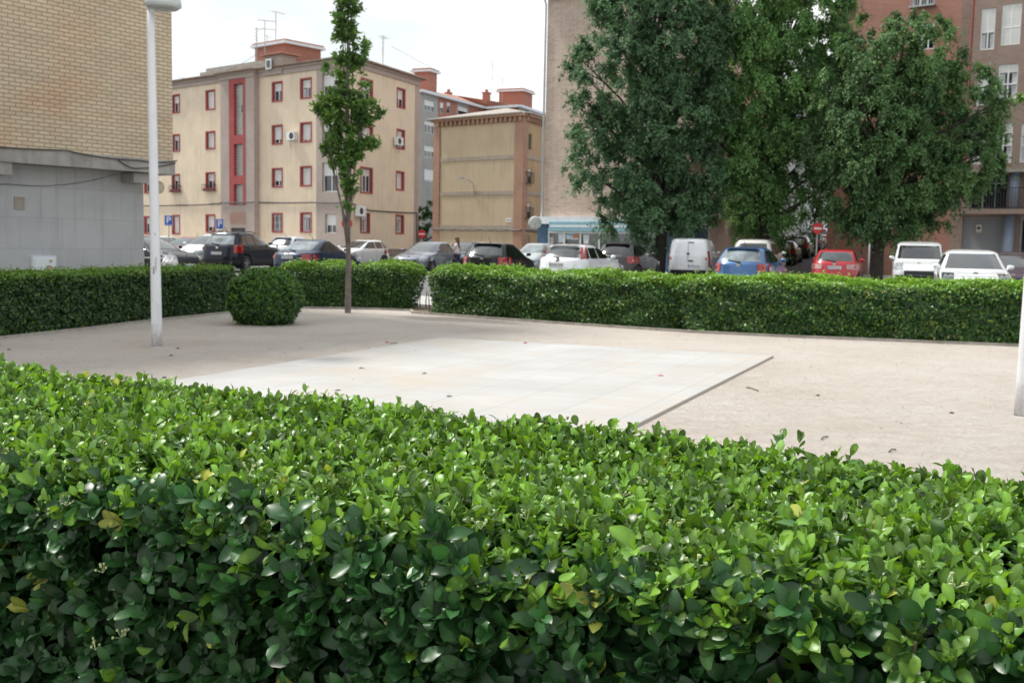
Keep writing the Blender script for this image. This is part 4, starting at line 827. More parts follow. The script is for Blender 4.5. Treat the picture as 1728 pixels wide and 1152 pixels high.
    st = MB(); zs = FR.hit(640, 420)[1]; fr.bx(st, 0, LR+.02, 0, zs, .0, .08); fl.bx(st, -.08, 4.5, 0, zs*.92, .03, .09); part(st, 'stone_plinth', 'rubble_stone', root)
    # little iron balconies of flower boxes on the second floor
    for (x0, x1, y0, y1) in ((289, 307, 313, 324.5), (345, 365.5, 311, 322.5)):
        r = FL.rect(x0, y0, x1, y1); g = MB()
        for i in range(9): a = r[0]+(r[1]-r[0])*i/8; fl.bx(g, a-.01, a+.01, r[2], r[3], .25, .27)
        for z in (r[2], r[3]-.02): fl.bx(g, r[0], r[1], z, z+.02, .03, .27)
        ro = part(g, 'window_railing', 'dark_metal', root)
        g = MB(); fl.bx(g, r[0]+.1, r[1]-.1, r[2]+.03, r[2]+.22, .08, .22); part(g, 'flower_box', 'red_trim', ro)
cream_block()

# ---- ochre block with blank end wall
def ochre_block():
    off = Vector((.67, 86, 0)); root = thing('apartment_block', 'ochre block with a blank end wall, brick quoins and grey bands', 'building', off)
    fl = Fac((0, 0), DL, -1); fr = Fac((0, 0), DR, 1); FL = Fac(off.xy, DL, -1); FR = Fac(off.xy, DR, 1); H = 11.55
    LL = FL.hit(731.5, 300)[0]; LR = 10
    b = MB(); fl.wall(b, 0, LL, 0, H, [], .2); part(b, 'end_wall', 'ochre_render', root)
    holes = [FR.rect(*r) for r in ((887, 225.5, 897.5, 252.5), (886.3, 284, 896.8, 309), (885.5, 341.5, 895.7, 368), (884.8, 397, 894.5, 430))]
    b = MB(); fr.wall(b, 0, LR, 0, H, holes, .2); 
    for p, q in ((fl.pt(LL, 0), fl.pt(LL, 0)+fr.d*LR), (fl.pt(LL, 0)+fr.d*LR, fr.pt(LR, 0))): b.face([(p.x, p.y, 0), (q.x, q.y, 0), (q.x, q.y, H), (p.x, p.y, H)])
    part(b, 'side_wall', 'ochre_side', root)
    for i, h in enumerate(holes): window(fr, h, root, .15, None, shut=[1, .55, .6, 1][i], shm=['green_blind', 'shutter', 'shutter', 'band_grey'][i], frame='brown_frame', leaves=2)
    for i in (1, 2):
        h = holes[i]; g = MB()
        for k in range(8): a = h[0]-.08+(h[1]-h[0]+.16)*k/7; fr.bx(g, a-.012, a+.012, h[2], h[2]+.85, .2, .224)
        for z in (h[2], h[2]+.83): fr.bx(g, h[0]-.1, h[1]+.1, z, z+.025, 0, .226)
        part(g, 'window_railing', 'dark_metal', root)
    q = MB(); w1 = FL.hit(868, 300)[0]; w2 = FL.hit(742.5, 300)[0]
    fl.bx(q, .0, w1, 0, H-.45, .0, .06); fr.bx(q, -.06, .75, 0, H-.45, .001, .061); part(q, 'quoins', 'quoin_brick', root); q = MB(); fl.bx(q, w2, LL, 0, H-.45, .0, .06); part(q, 'quoins', 'quoin_brick', root)
    g = MB()
    for y in (267.5, 326, 383): z = FL.hit(805, y)[1]; fl.bx(g, w1, w2, z-.16, z+.16, 0, .05); fr.bx(g, .75, LR, z-.16, z+.16, 0, .05)
    part(g, 'floor_band', 'band_grey', root)
    # corbelled cornice
    c = MB(); 
    for f_, L_ in ((fl, LL), (fr, LR)):
        f_.bx(c, -.3 if f_ is fl else .3, L_, H-.05, H+.12, 0, .34)
        n = int(L_/.5)
        for i in range(n): a = .2+i*.5; f_.bx(c, a, a+.2, H-.42, H-.052, .0, .26)
        f_.bx(c, 0, L_, H-.45, H-.422, 0, .1)
    part(c, 'cornice', 'quoin_brick', root)
    r = MB(); e = .45; P = [fl.pt(0, H+.13)+(fl.n+fr.n)*e, fr.pt(LR, H+.13)+fr.n*e, fr.pt(LR, H+.13)+fl.d*LL-fr.n*e, fl.pt(LL, H+.13)+fl.n*e-fr.n*e]
    ap = fl.pt(LL*.45, H+1.45)+fr.d*LL*.5; ap2 = ap+fr.d*6
    P2 = [p+Vector((0, 0, .07)) for p in P]
    for i in range(4): r.face([P[i], P[(i+1) % 4], P2[(i+1) % 4], P2[i]])
    r.face(P[::-1]); r.face([P2[3], P2[0], ap]); r.face([P2[0], P2[1], ap2, ap]); r.face([P2[1], P2[2], ap2]); r.face([P2[2], P2[3], ap, ap2])
    for f_, L_ in ((fl, LL), (fr, LR)):
        for i in range(int(L_/.3)): cc_ = f_.pt(.1+i*.3, H+.2, e); r.tube([cc_-f_.n*.3, cc_+f_.n*.06], .07, 5)
    part(r, 'roof', 'roof_sheet', root)
    zc = FL.hit(805, 386.5)[1]; cable([fl.pt(LL, zc+.05, .08)]+[fl.pt(LL*(1-i/7), zc-.03*(i % 2), .09) for i in range(1, 7)]+[fl.pt(0, zc, .1), fr.pt(1, zc-.05, .1), fr.pt(LR, zc-.1, .1)], root, .05, .07)
    cable([fl.pt(w2, H-.6, .04), fl.pt(w2, zc, .04)], root, .03, 0)
    a, z = FL.hit(801, 318); lm = MB(); lm.tube([fl.pt(a, z-.6, .1), fl.pt(a, z+.3, .12), fl.pt(a+.15, z+.62, .45), fl.pt(a+.5, z+.78, .9)], .05, 6); ro = part(lm, 'wall_lamp', 'galv', root)
    lm = MB(); lm.box(fl.pt(a+.62, z+.8, 1.05), (.5, .22, .12), Matrix.Rotation(2.3, 3, 'Z')); part(lm, 'lamp_head', 'galv', ro)
    r_ = FL.rect(854, 368.5, 863, 375); pl = MB(); fl.bx(pl, *r_, .001, .03); ro = part(pl, 'street_name_plate', 'white_paint', root)
    pl = MB()
    for i, w_ in enumerate((.07, .05, .09, .06)): a = r_[0]+.06+i*.11; fl.bx(pl, a, a+w_, r_[2]+.12, r_[3]-.1, .031, .034)
    part(pl, 'plate_lettering', 'sign_blue', ro)
ochre_block()

# ---- taller grey and red block behind
def back_block():
    off = Vector((-11, 126.6, 0)); root = thing('apartment_block', 'six-storey grey and red brick block rising behind, between the cream and ochre ones', 'building', off)
    p0 = Vector((X_at(706, 126.6), 126.6)); p1 = Vector((X_at(815, 142), 142)); p2 = Vector((X_at(871, 139), 139)); p3 = Vector((X_at(915, 148), 148))
    def F(a, c, glob): a_, c_ = (a, c); o_ = Vector((0, 0)) if glob else off.xy; return Fac(a_-o_, c_-a_, 1)
    f, Fg = F(p0, p1, 0), F(p0, p1, 1); H = Fg.hit(706, 155)[1]; L1 = (p1-p0).length
    bands = [(706, 712, 'brown_tower_brick'), (712, 738, 'grey_render'), (738, 770, 'penthouse_brick'), (770, 790, 'grey_render'), (790, 815, 'penthouse_brick')]
    for i, (x0, x1, m) in enumerate(bands):
        a0, a1 = max(0, Fg.hit(x0, 250)[0]), min(L1, Fg.hit(x1, 250)[0]); wn = []
        yy = {1: [(170, 188), (206, 225), (247, 266), (286, 306)], 2: [(173, 192)], 3: [(181, 195)]}.get(i, [])
        xx = {1: [(716, 733)], 2: [(742.5, 749), (754, 760.5)], 3: [(773, 790)]}.get(i, [])
        for y0, y1 in yy:
            for u0, u1 in xx: wn.append(Fg.rect(u0, y0, min(u1, x1-.6), y1))
        b = MB(); f.wall(b, a0, a1, 0, H, wn, .2, 0); part(b, 'wall', m, root)
        for j, h in enumerate(wn): window(f, h, root, .15, None, shut=[.5, .3, .45, .95][j % 4], leaves=3 if i == 1 else 1, shm='win_white')
    g, Gg = F(p1, p2, 0), F(p1, p2, 1); b = MB(); L2 = (p2-p1).length; g.q(b, 0, L2, 0, H, 0); part(b, 'wall', 'penthouse_brick', root)
    g2, Gg2 = F(p2, p3, 0), F(p2, p3, 1); L3 = (p3-p2).length; b = MB(); g2.q(b, 0, L3, 0, H, 0); 
    q = [Vector((*(p-off.xy), 0)) for p in (p3, p3+Vector((-2, 16)), p0+Vector((-12, 22)), p0+Vector((-12, 6)), p0)]
    for i in range(len(q)-1): b.face([(q[i].x, q[i].y, 0), (q[i+1].x, q[i+1].y, 0), (q[i+1].x, q[i+1].y, H), (q[i].x, q[i].y, H)])
    part(b, 'rear_wall', 'grey_render', root)
    c = MB()
    for ff, L_ in ((f, L1), (g, L2), (g2, L3)): ff.bx(c, -.2, L_+.2, H+.0, H+.3, -.3, .5)
    part(c, 'cornice', 'white_fascia', root)
    r = MB(); base = [Vector((*(p-off.xy), H+.29)) for p in (p0, p1, p2, p3, p3+Vector((-2, 16)), p0+Vector((-12, 22)), p0+Vector((-12, 6)))]; ctr = sum(base, Vector())/7+Vector((0, 0, 1.6))
    for i in range(7): r.face([base[i], base[(i+1) % 7], ctr])
    r.face(base[::-1]); part(r, 'roof', 'red_tile', root)
    Mx = Matrix(((DR.x, -DR.y, 0), (DR.y, DR.x, 0), (0, 0, 1)))
    for (x0, x1, yt, yb, Z) in ((700, 737, 124, 155, 133), (842, 899, 158, 185, 152)):
        cc_ = at((x0+x1)/2, yt, Z)-off; w_ = (x1-x0)*Z/FPX*.74; z1 = cc_.z
        b = MB(); b.box((cc_.x, cc_.y, (H+z1)/2-.4), (w_, w_, z1-H+.8), Mx); o = part(b, 'roof_hut', 'penthouse_brick', root)
        b = MB(); b.box((cc_.x, cc_.y, z1+.12), (w_+.7, w_+.7, .22), Mx); part(b, 'hut_roof', 'white_fascia', o)
        b = MB(); b.box((cc_.x, cc_.y, z1+.33), (w_+.4, w_+.4, .2), Mx); part(b, 'hut_cover', 'red_tile', o)
    for (x, Z, yt, w_) in ((821, 146, 158, 1.0), (757, 140, 158, .8)):
        cc_ = at(x, yt, Z)-off; b = MB(); b.box((cc_.x, cc_.y, (H+cc_.z)/2), (w_*.8, w_*.8, cc_.z-H), Mx); b.box((cc_.x, cc_.y, cc_.z+.05), (w_, w_, .18), Mx); b.tube([(cc_.x, cc_.y, cc_.z+.1), (cc_.x, cc_.y, cc_.z+.5)], .22, 8); part(b, 'chimney', 'penthouse_brick', root)
    for (x, Z, yt, kd) in ((831, 142, 103, 0), (848, 150, 133, 1)):
        cc_ = at(x, yt, Z)-off; h_ = cc_.z-H-.3; antenna((cc_.x, cc_.y, H+.3), h_, root, az=2.9, boom=2.4, kind=kd)
back_block()

# ---- tall pinkish brick block with a shop
def pink_block():
    off = Vector((1.62, 60, 0)); root = thing('apartment_block', 'tall pinkish brick block with a blue and white shop on its ground floor', 'building', off)
    d1 = -DL; f = Fac((0, 0), d1, 1); Fg = Fac(off.xy, d1, 1); L = 9.3; H = 14.9; e = f.pt(L, 0)
    s = Fac((e.x, e.y), DR, 1); zb = Fg.hit(915, 366)[1]; LS_ = 26
    b = MB(); f.q(b, 0, L, zb, H); lf = Fac((0, 0), DR, -1); lf.q(b, 0, 20, zb, H); part(b, 'front_wall', 'pink_brick', root)
    # street side with balconies under the trees
    hs = []
    for k in range(5):
        z = zb+.15+k*2.85
        for j in range(5): hs.append((1.2+j*4.6, 3.3+j*4.6, z+.1, z+2.25))
    hs = [h for h in hs if h[3] < H-.2]
    b = MB(); s.wall(b, 0, LS_, -.2, H, hs, .25); p, q = s.pt(LS_, 0), lf.pt(20, 0); b.face([(p.x, p.y, 0), (q.x, q.y, 0), (q.x, q.y, H), (p.x, p.y, H)]); part(b, 'street_wall', 'pink_brick', root)
    for i, h in enumerate(hs):
        window(s, h, root, .2, None, shut=WIN_RR.choice([.3, .5, 1]), leaves=2, frame='win_white')
    for i, h in enumerate(hs[:12]):
        g = MB(); s.bx(g, h[0]-.5, h[1]+.5, h[2]-.16, h[2]-.02, 0, .95); o = part(g, 'balcony', 'concrete', root); g = MB()
        n = 18
        for k in range(n+1): a = h[0]-.48+(h[1]-h[0]+.96)*k/n; s.bx(g, a-.01, a+.01, h[2]-.02, h[2]+.95, .9, .92)
        s.bx(g, h[0]-.5, h[1]+.5, h[2]+.95, h[2]+.99, .88, .94); part(g, 'railing', 'dark_metal', o)
    mat('awning_green', (.07, .22, .17), .8, vary=.15); h = hs[10] if len(hs) > 10 else hs[-1]
    g = MB(); P = [s.pt(h[0]-.4, h[3]+.05, .02), s.pt(h[1]+.4, h[3]+.05, .02), s.pt(h[1]+.4, h[3]-.65, 1.15), s.pt(h[0]-.4, h[3]-.65, 1.15)]; g.face(P); Q = [p_+Vector((0, 0, -.02)) for p_ in P]; g.face(Q[::-1])
    g.face([P[3], P[2], P[2]+Vector((0, 0, -.22)), P[3]+Vector((0, 0, -.22))]); part(g, 'awning', 'awning_green', root)
    # eaves
    c = MB(); f.bx(c, -.35, L+.3, H, H+.22, -3, .5); s.bx(c, .0, LS_, H+.001, H+.219, -3, .5); part(c, 'eaves', 'white_fascia', root)
    r = MB(); P = [f.pt(-.5, H+.23, .65), f.pt(L+.4, H+.23, .65), s.pt(LS_, H+.23, .65), lf.pt(20, H+.23, .3)]; ap = (P[0]+P[1])/2+Vector((0, 0, 1.5))+f.n*-4; ap2 = (P[2]+P[3])/2+Vector((0, 0, 1.5))
    r.face([P[0], P[1], ap]); r.face([P[1], P[2], ap2, ap]); r.face([P[2], P[3], ap2]); r.face([P[3], P[0], ap, ap2]); r.face(P[::-1])
    for i in range(36): cc_ = f.pt(-.4+i*.28, H+.27, .62); r.tube([cc_-f.n*.3, cc_+f.n*.08], .09, 5)
    part(r, 'roof', 'red_tile', root)
    dp = MB(); a = Fg.hit(919, 200)[0]; dp.tube([f.pt(a, H, .3), f.pt(a, H-.4, .08), f.pt(a, zb-.5, .08)], .06, 8); part(dp, 'downpipe', 'white_fascia', root, True)
    # ground-floor shop
    g = MB(); zf = Fg.hit(940, 378)[1]; f.bx(g, -.35, L, zf, zb, -2, .3); part(g, 'shop_fascia', 'white_fascia', root)
    g = MB(); z2 = Fg.hit(940, 383)[1]; a0 = Fg.hit(926, 385, .35)[0]; f.bx(g, a0, L-.2, z2-.22, zf+.12, .301, .36); o = part(g, 'shop_sign', 'blue_fascia', root)
    tx = MB(); f.bx(tx, a0+.1, L-.4, z2-.02, zf-.06, .361, .37); part(tx, 'sign_letter_band', 'white_fascia', o)
    g = MB(); a1 = Fg.hit(926.5, 405)[0]; f.bx(g, -.25, a1, 0, zf, -2, .2); part(g, 'shop_pillar', 'blue_pillar', root); g = MB(); f.bx(g, 7.6, L, 0, zf, -2, .2); part(g, 'shop_pillar', 'blue_pillar', root)
    g = MB(); A0, A1 = a1, Fg.hit(980, 405)[0]; ztr = Fg.hit(950, 392)[1]
    for a in (A0, (A0+A1)/2, A1, A1+1.25, 7.55): f.bx(g, a, a+.09, 0, zf-.23, 0, .12)
    for (u0, u1) in ((A0+.09, (A0+A1)/2), ((A0+A1)/2+.09, A1), (A1+.09, A1+1.25), (A1+1.34, 7.55)): f.bx(g, u0, u1, ztr-.05, ztr+.05, .005, .115); f.bx(g, u0, u1, .0, .5 if u0 < A1 else .1, .004, .114)
    part(g, 'shop_window_frame', 'win_white', root)
    g = MB(); f.q(g, A0, 7.6, .1, zf, .03); part(g, 'shop_window', 'shop_glass', root)
    mat('poster_blue', (.12, .42, .6), .5, vary=.2, scale=6); mat('poster_pale', (.55, .62, .66), .5, vary=.25, scale=5); mat('goods', (.5, .46, .40), .7, vary=.5, scale=7); mat('poster_orange', (.45, .2, .1), .5, vary=.3)
    for (x0, y0, x1, y1, m) in ((942, 394, 951, 409, 'poster_pale'), (960, 393.5, 970, 398, 'poster_blue'), (966, 395, 977, 402, 'poster_orange'), (955, 396, 976, 404, 'poster_pale'), (984, 396, 994, 405, 'poster_pale'), (985, 405, 993, 411, 'win_white'), (928, 400, 934, 411, 'goods')):
        q_ = Fg.rect(x0, y0, x1, y1, .04); g = MB(); o_ = {'poster_pale': .035, 'poster_blue': .042, 'poster_orange': .046, 'goods': .038, 'win_white': .039}[m]; f.bx(g, *q_, .031, o_); part(g, 'poster', m, root)
    # satellite dish on the corner
    di = MB(); c0 = at(903, 376, 59.3)-off; prof = [(0, .11), (.12, .10), (.25, .065), (.34, .02), (.37, -.02), (.34, -.03), (.25, .03), (0, .07)]
    Rm = Matrix.Rotation(R_(105), 3, 'X') @ Matrix.Identity(3); b2 = MB(); b2.lathe((0, 0, 0), prof, 20); di.v = [tuple(c0+Rm @ Vector(v)) for v in b2.v]; di.f = b2.f; di.m = b2.m; di.uv = b2.uv
    o = part(di, 'satellite_dish', 'satellite', root, True); di = MB(); di.tube([c0+Vector((0, .1, 0)), Vector((-.1, .4, c0.z-.3)), Vector((.3, .3, c0.z-.3))], .03, 6); di.tube([c0+Vector((0, 0, -.4)), c0+Vector((0, -.55, -.1))], .015, 5); di.box(c0+Vector((0, -.58, -.08)), (.08, .12, .08)); part(di, 'dish_bracket', 'galv', o)
pink_block()

# ---- red brick block and brown brick block at right
def right_blocks():
    d = -DL; A = at(1690, 440, 53); offB = Vector((A.x, A.y, 0)); Fg = Fac(offB.xy, d, 1)
    root = thing('apartment_block', 'brown brick block at far right with tall white windows, a balcony and a garage', 'building', offB); f = Fac((0, 0), d, 1)
    aL = Fg.hit(1613, 200)[0]; aP = Fg.hit(1634, 200)[0]; L1 = 14; H = 17; zb = Fg.hit(1680, 288)[1]; OB = .75
    # plain strip
    b = MB(); zf0 = 0; f.q(b, aL, aP+.0, 0, H, 0); part(b, 'side_strip', 'brown_brick', root)
    pipe = MB(); pipe.tube([f.pt(aP-.02, H, .06), f.pt(aP-.02, zb, .06)], .05, 6); part(pipe, 'downpipe', 'red_trim', root)
    # projecting bay storeys
    wins = [(1655, 15, 1679, 84, .6), (1690, 7, 1723, 76, 1), (1649, 115, 1668, 178, .5), (1684, 109, 1717, 168, .22), (1642, 210, 1662, 277, .3), (1677, 208, 1708, 275, .25), (1722, 209, 1748, 274, .3), (1730, 107, 1760, 167, .5), (1735, 5, 1768, 74, .7)]
    hs = []
    for x0, y0, x1, y1, sh in wins:
        a = Fg.rect(x0, y0, x1, y1, OB); hs.append((*a, sh))
    a0 = Fg.hit(1634, 200, OB)[0]; zt = H
    b = MB(); f.wall(b, a0, L1, zb, zt, [h for h in hs if h[0] > a0], .14, 0, o=OB); b.face([f.pt(a0, zb, OB), f.pt(a0, zt, OB), f.pt(a0, zt, 0), f.pt(a0, zb, 0)], [(0, zb), (0, zt), (.7, zt), (.7, zb)])
    b.face([f.pt(a0, zb, 0), f.pt(L1, zb, 0), f.pt(L1, zb, OB), f.pt(a0, zb, OB)]); part(b, 'bay_wall', 'brown_brick', root)
    for i, h in enumerate(hs):
        if h[0] > a0:
            wd = window(f, h, root, .1, None, shut=h[4], leaves=2, o=OB, curtain=True, box=False); tr = MB(); f.bx(tr, h[0]+.05, h[1]-.05, h[2]+(h[3]-h[2])*.42, h[2]+(h[3]-h[2])*.42+.06, OB-.09, OB-.03); part(tr, 'transom', 'win_white', wd)
    lt = MB(); f.bx(lt, a0-.02, L1, zb-.14, zb-.001, -.1, OB+.04); part(lt, 'lintel', 'concrete_beam', root)
    # first floor with balcony, ground floor with garage
    zs1 = Fg.hit(1680, 353, OB+.3)[1]; zs0 = Fg.hit(1680, 361, OB+.3)[1]
    fl_h = [Fg.rect(1637, 300, 1699, 352, 0)]; h = fl_h[0]; h = (h[0], h[1], zs1+.02, zb-.16); h2 = (h[1]+.75, h[1]+3.2, zs1+.02, zb-.16)
    g_ = Fg.rect(1609, 365, 1692, 425, 0); g_ = (g_[0], g_[1], .12, zs0-.12)
    dr = (g_[1]+.75, g_[1]+2.6, .14, zs0-.1)
    b = MB(); f.wall(b, aP+.001, L1, 0, zb-.14, [h, h2, (max(g_[0], aP+.01), g_[1], g_[2], g_[3]), dr], .25, 0); part(b, 'lower_wall', 'brown_brick', root)
    for hh in (h, h2):
        o = window(f, hh, root, .2, None, shut=0, leaves=3, frame='galv'); tr = MB(); zc = hh[2]+(hh[3]-hh[2])*.72; f.bx(tr, hh[0]+.05, hh[1]-.05, zc, zc+.07, -.195, -.12); part(tr, 'transom', 'galv', o)
    sl = MB(); f.bx(sl, aP-.15, L1, zs0, zs1, -.0, OB+.5); part(sl, 'balcony_slab', 'brown_brick', root)
    rl = MB(); a_s, a_e = aP+.0, L1; n = int((a_e-a_s)/.13)
    for i in range(n): a = a_s+i*.13; f.bx(rl, a-.01, a+.01, zs1, zs1+1.0, OB+.40, OB+.42)
    f.bx(rl, a_s, a_e, zs1+1.0, zs1+1.04, OB+.38, OB+.44); f.bx(rl, a_s, a_e, zs1+.06, zs1+.09, OB+.385, OB+.435)
    part(rl, 'balcony_railing', 'dark_metal', root)
    co = MB(); ac = Fg.hit(1701, 400, .35)[0]; co.tube([f.pt(ac, .0, .35), f.pt(ac, zs0, .35)], .27, 16); co.tube([f.pt(h[1]+.37, zs1, .2), f.pt(h[1]+.37, zb-.14, .2)], .25, 16); part(co, 'column', 'blue_column', root, True)
    gd = MB(); f.q(gd, g_[0], g_[1], g_[2]+1.25, g_[3], -.1, 0); 
    n = 22; w_ = (g_[1]-g_[0])/n
    for i in range(n): f.bx(gd, g_[0]+i*w_+.01, g_[0]+(i+1)*w_-.01, g_[2], g_[2]+1.2, -.12, -.07, 1)
    f.bx(gd, g_[0], g_[1], g_[2]+1.2, g_[2]+1.25, -.12, -.05, 1); go = part(gd, 'garage_door', ['garage_slats', 'garage_panel'], root)
    sg = MB(); r_ = Fg.rect(1647.5, 379.5, 1656, 393, -.05); f.bx(sg, *r_, -.09, -.04); so_ = part(sg, 'no_parking_notice', 'white_paint', go)
    mat('notice_green', (.35, .5, .2), .5); mat('notice_purple', (.16, .08, .14), .5)
    for (m, R0, R1) in (('notice_purple', 0, .095), ):
        q = MB(); c = f.pt((r_[0]+r_[1])/2, r_[2]+(r_[3]-r_[2])*.6, -.036)
        q.face([c+(f.d*math.cos(t)+Vector((0, 0, math.sin(t))))*R1 for t in np.linspace(0, 2*math.pi, 20, False)]); part(q, 'no_parking_disc', m, so_)
    q = MB(); f.bx(q, r_[0]+.01, r_[1]-.01, r_[2]+.005, r_[2]+.08, -.039, -.035); part(q, 'notice_strip', 'notice_green', so_)
    do = MB(); f.bx(do, dr[0], dr[1], dr[2], dr[3], -.24, -.2); dor = part(do, 'entrance_door', 'galv', root); do = MB()
    for i in range(2): f.q(do, dr[0]+.1+i*.92, dr[0]+.85+i*.92, dr[2]+.9, dr[3]-.15, -.19)
    part(do, 'pane', 'glass', dor)
    fe = MB(); s0 = g_[1]+1.0
    for i in range(30): a = s0+i*.12; f.bx(fe, a-.009, a+.009, .13, 1.3, 1.2, 1.218)
    for z in (.3, .75, 1.27): f.bx(fe, s0, s0+3.6, z, z+.03, 1.195, 1.225)
    fe_o = part(fe, 'railing_fence', 'dark_metal', None); fe_o.location = offB; tag(fe_o, 'dark metal railing in front of the entrance beside the garage', 'railing')
    # body of the building
    bk = MB()
    for p, q_ in ((f.pt(L1, 0), f.pt(L1, 0, -12)), (f.pt(L1, 0, -12), f.pt(aL, 0, -12))): bk.face([(p.x, p.y, 0), (q_.x, q_.y, 0), (q_.x, q_.y, H), (p.x, p.y, H)])
    bk.face([f.pt(aL, H, 0), f.pt(L1, H, 0), f.pt(L1, H, -12), f.pt(aL, H, -12)]); part(bk, 'rear_wall', 'brown_brick', root)
    # red block
    B = offB+f.d*aL; root2 = thing('apartment_block', 'orange-red brick block behind the wide tree, joined to the brown one', 'building', B); f2 = Fac((0, 0), -d, -1); F2 = Fac(B.xy, -d, -1)
    L2 = F2.hit(1409, 100)[0]; av = F2.hit(1452, 60)[0]; H2 = 18; H3 = F2.hit(1430, 36)[1]
    hs = [F2.rect(1541, -34, 1578, 10), F2.rect(1545, 40, 1577, 84), F2.rect(1546, 135, 1577, 180), F2.rect(1547, 232, 1577, 276), F2.rect(1490, 135, 1520, 180), F2.rect(1490, 232, 1520, 276), F2.rect(1428, 130, 1444, 175), F2.rect(1428, 228, 1444, 270)]
    b = MB(); f2.wall(b, 0, L2, 0, H2, hs+[(av+.3, L2+.0, H3, H3+2.6)], .2, 0); s2 = Fac(f2.pt(L2, 0).xy, DR, -1); s2h = [(2+i*4, 3.4+i*4, 3.6+k*2.9, 5+k*2.9) for i in range(6) for k in range(4)]
    s2.wall(b, 0, 26, -.2, H2, s2h, .2, 0); p, q_ = s2.pt(26, 0), f2.pt(0, 0)+s2.d*24; b.face([(p.x, p.y, 0), (q_.x, q_.y, 0), (q_.x, q_.y, H2), (p.x, p.y, H2)]); part(b, 'wall', 'red_brick', root2)
    b = MB(); f2.q(b, av+.3, L2, H3, H3+2.6, -.9); part(b, 'loggia_back', 'brown_brick', root2)
    for i, h in enumerate(hs): window(f2, h, root2, .12, None, shut=[0, .3, .5, 1][i % 4], leaves=3 if i < 2 else 2)
    for h in s2h: window(s2, h, root2, .12, None, shut=.4, leaves=2)
    g = MB(); h = hs[0]; n = 10
    for i in range(n+1): a = h[0]+(h[1]-h[0])*i/n; f2.bx(g, a-.015, a+.015, h[2], h[2]+.9, .25, .28)
    f2.bx(g, h[0]-.1, h[1]+.1, h[2]-.08, h[2], 0, .3); f2.bx(g, h[0]-.05, h[1]+.05, h[2]+.9, h[2]+.94, .24, .29); part(g, 'window_railing', 'galv', root2)
    g = MB(); f2.bx(g, av-.015, av+.015, 3, H2, 0, .012); part(g, 'joint', 'brown_brick', root2)
    # low dark base under the tree
    return offB, f
right_blocks()

# ---- buildings further up the street
def far_house(label, p, d, L, W_, zb, H, wm, roofm='roof_tile', cols=3, floors=4):
    root = thing('apartment_block', label, 'building', (p.x, p.y, zb)); f = Fac((0, 0), d, 1); b = MB(); hs = []
    for i in range(cols):
        for k in range(floors): a = L*(i+.5)/cols; hs.append((a-.5, a+.5, 1.0+k*2.9, 2.3+k*2.9))
    hs = [h for h in hs if h[3] < H]
    f.wall(b, 0, L, -3, H, hs, .15); P = [f.pt(0, 0), f.pt(0, 0, -W_), f.pt(L, 0, -W_), f.pt(L, 0)]
    for i in range(3): b.face([P[i]+Vector((0, 0, -3)), P[i+1]+Vector((0, 0, -3)), P[i+1]+Vector((0, 0, H)), P[i]+Vector((0, 0, H))])
    part(b, 'wall', wm, root)
    for h in hs: window(f, h, root, .1, None, shut=WIN_RR.choice([0, .5, 1]), leaves=2)
    r = MB(); f.bx(r, -.4, L+.4, H, H+.25, -W_-.4, .4); Q = [f.pt(-.4, H+.25, .4), f.pt(L+.4, H+.25, .4), f.pt(L+.4, H+.25, -W_-.4), f.pt(-.4, H+.25, -W_-.4)]; a = (Q[0]+Q[3])/2+f.d*2+Vector((0, 0, 1.5)); c = (Q[1]+Q[2])/2-f.d*2+Vector((0, 0, 1.5))
    r.face([Q[0], Q[1], c, a]); r.face([Q[1], Q[2], c]); r.face([Q[2], Q[3], a, c]); r.face([Q[3], Q[0], a]); part(r, 'roof', roofm, root)
mat('pale_render', (.55, .52, .46), .9, vary=.1); mat('orange_render', (.42, .24, .12), .9, vary=.12)
q = at(1300, 380, 96); far_house('greyish-pink house up the street, beyond the pink brick block, seen between the trees', q, (.5, .9), 16, 10, 2.4, 12.5, 'grey_render', cols=4)
q = at(1363, 380, 130); far_house('pale house high up the street, left of the orange one, seen between the trees', q, (.9, .1), 2.6, 10, 5.0, 12.5, 'pale_render', cols=2)
q = at(1382, 380, 131); far_house('narrow orange-brown house high up the street', q, (.95, .1), 2.2, 10, 5.1, 10.0, 'orange_render', cols=1, floors=3)
q = at(1400, 380, 132); far_house('pale grey house at the top of the street, right of the orange one', q, (.95, .1), 9, 10, 5.2, 8.5, 'pale_render', cols=3, floors=2)

# ------------------------------------------------------------------ vehicles
# body = stack of rounded plan outlines: (z, x_rear, x_front, half width)
T_HATCH = dict(L=4.2, W=1.76, H=1.48, n=4.7, k=[(.17, -1.90, 1.92, .80), (.24, -2.02, 2.03, .85), (.36, -2.09, 2.09, .875), (.50, -2.10, 2.10, .88), (.62, -2.07, 2.08, .88), (.72, -2.04, 2.03, .878), (.79, -2.02, 1.90, .875), (.86, -2.0, 1.66, .868), (.92, -1.98, 1.34, .858), (.965, -1.96, 1.02, .845),
    (1.0, -1.93, .90, .83), (1.12, -1.82, .62, .775), (1.26, -1.66, .28, .712), (1.36, -1.52, .0, .66), (1.41, -1.44, -.17, .625), (1.45, -1.32, -.36, .565), (1.472, -1.12, -.6, .46), (1.48, -.95, -.8, .28)],
    ws=(1.0, 1.40, .80), rg=(1.02, 1.37, .80), side=[(.10, .47), (.50, .80), (.83, .95)], sz=(1.0, 1.37), wh=(-1.28, 1.30, .315), hl=(.62, .80), tl=(.72, .98), gr=(.46, .66), cowl=1.0)
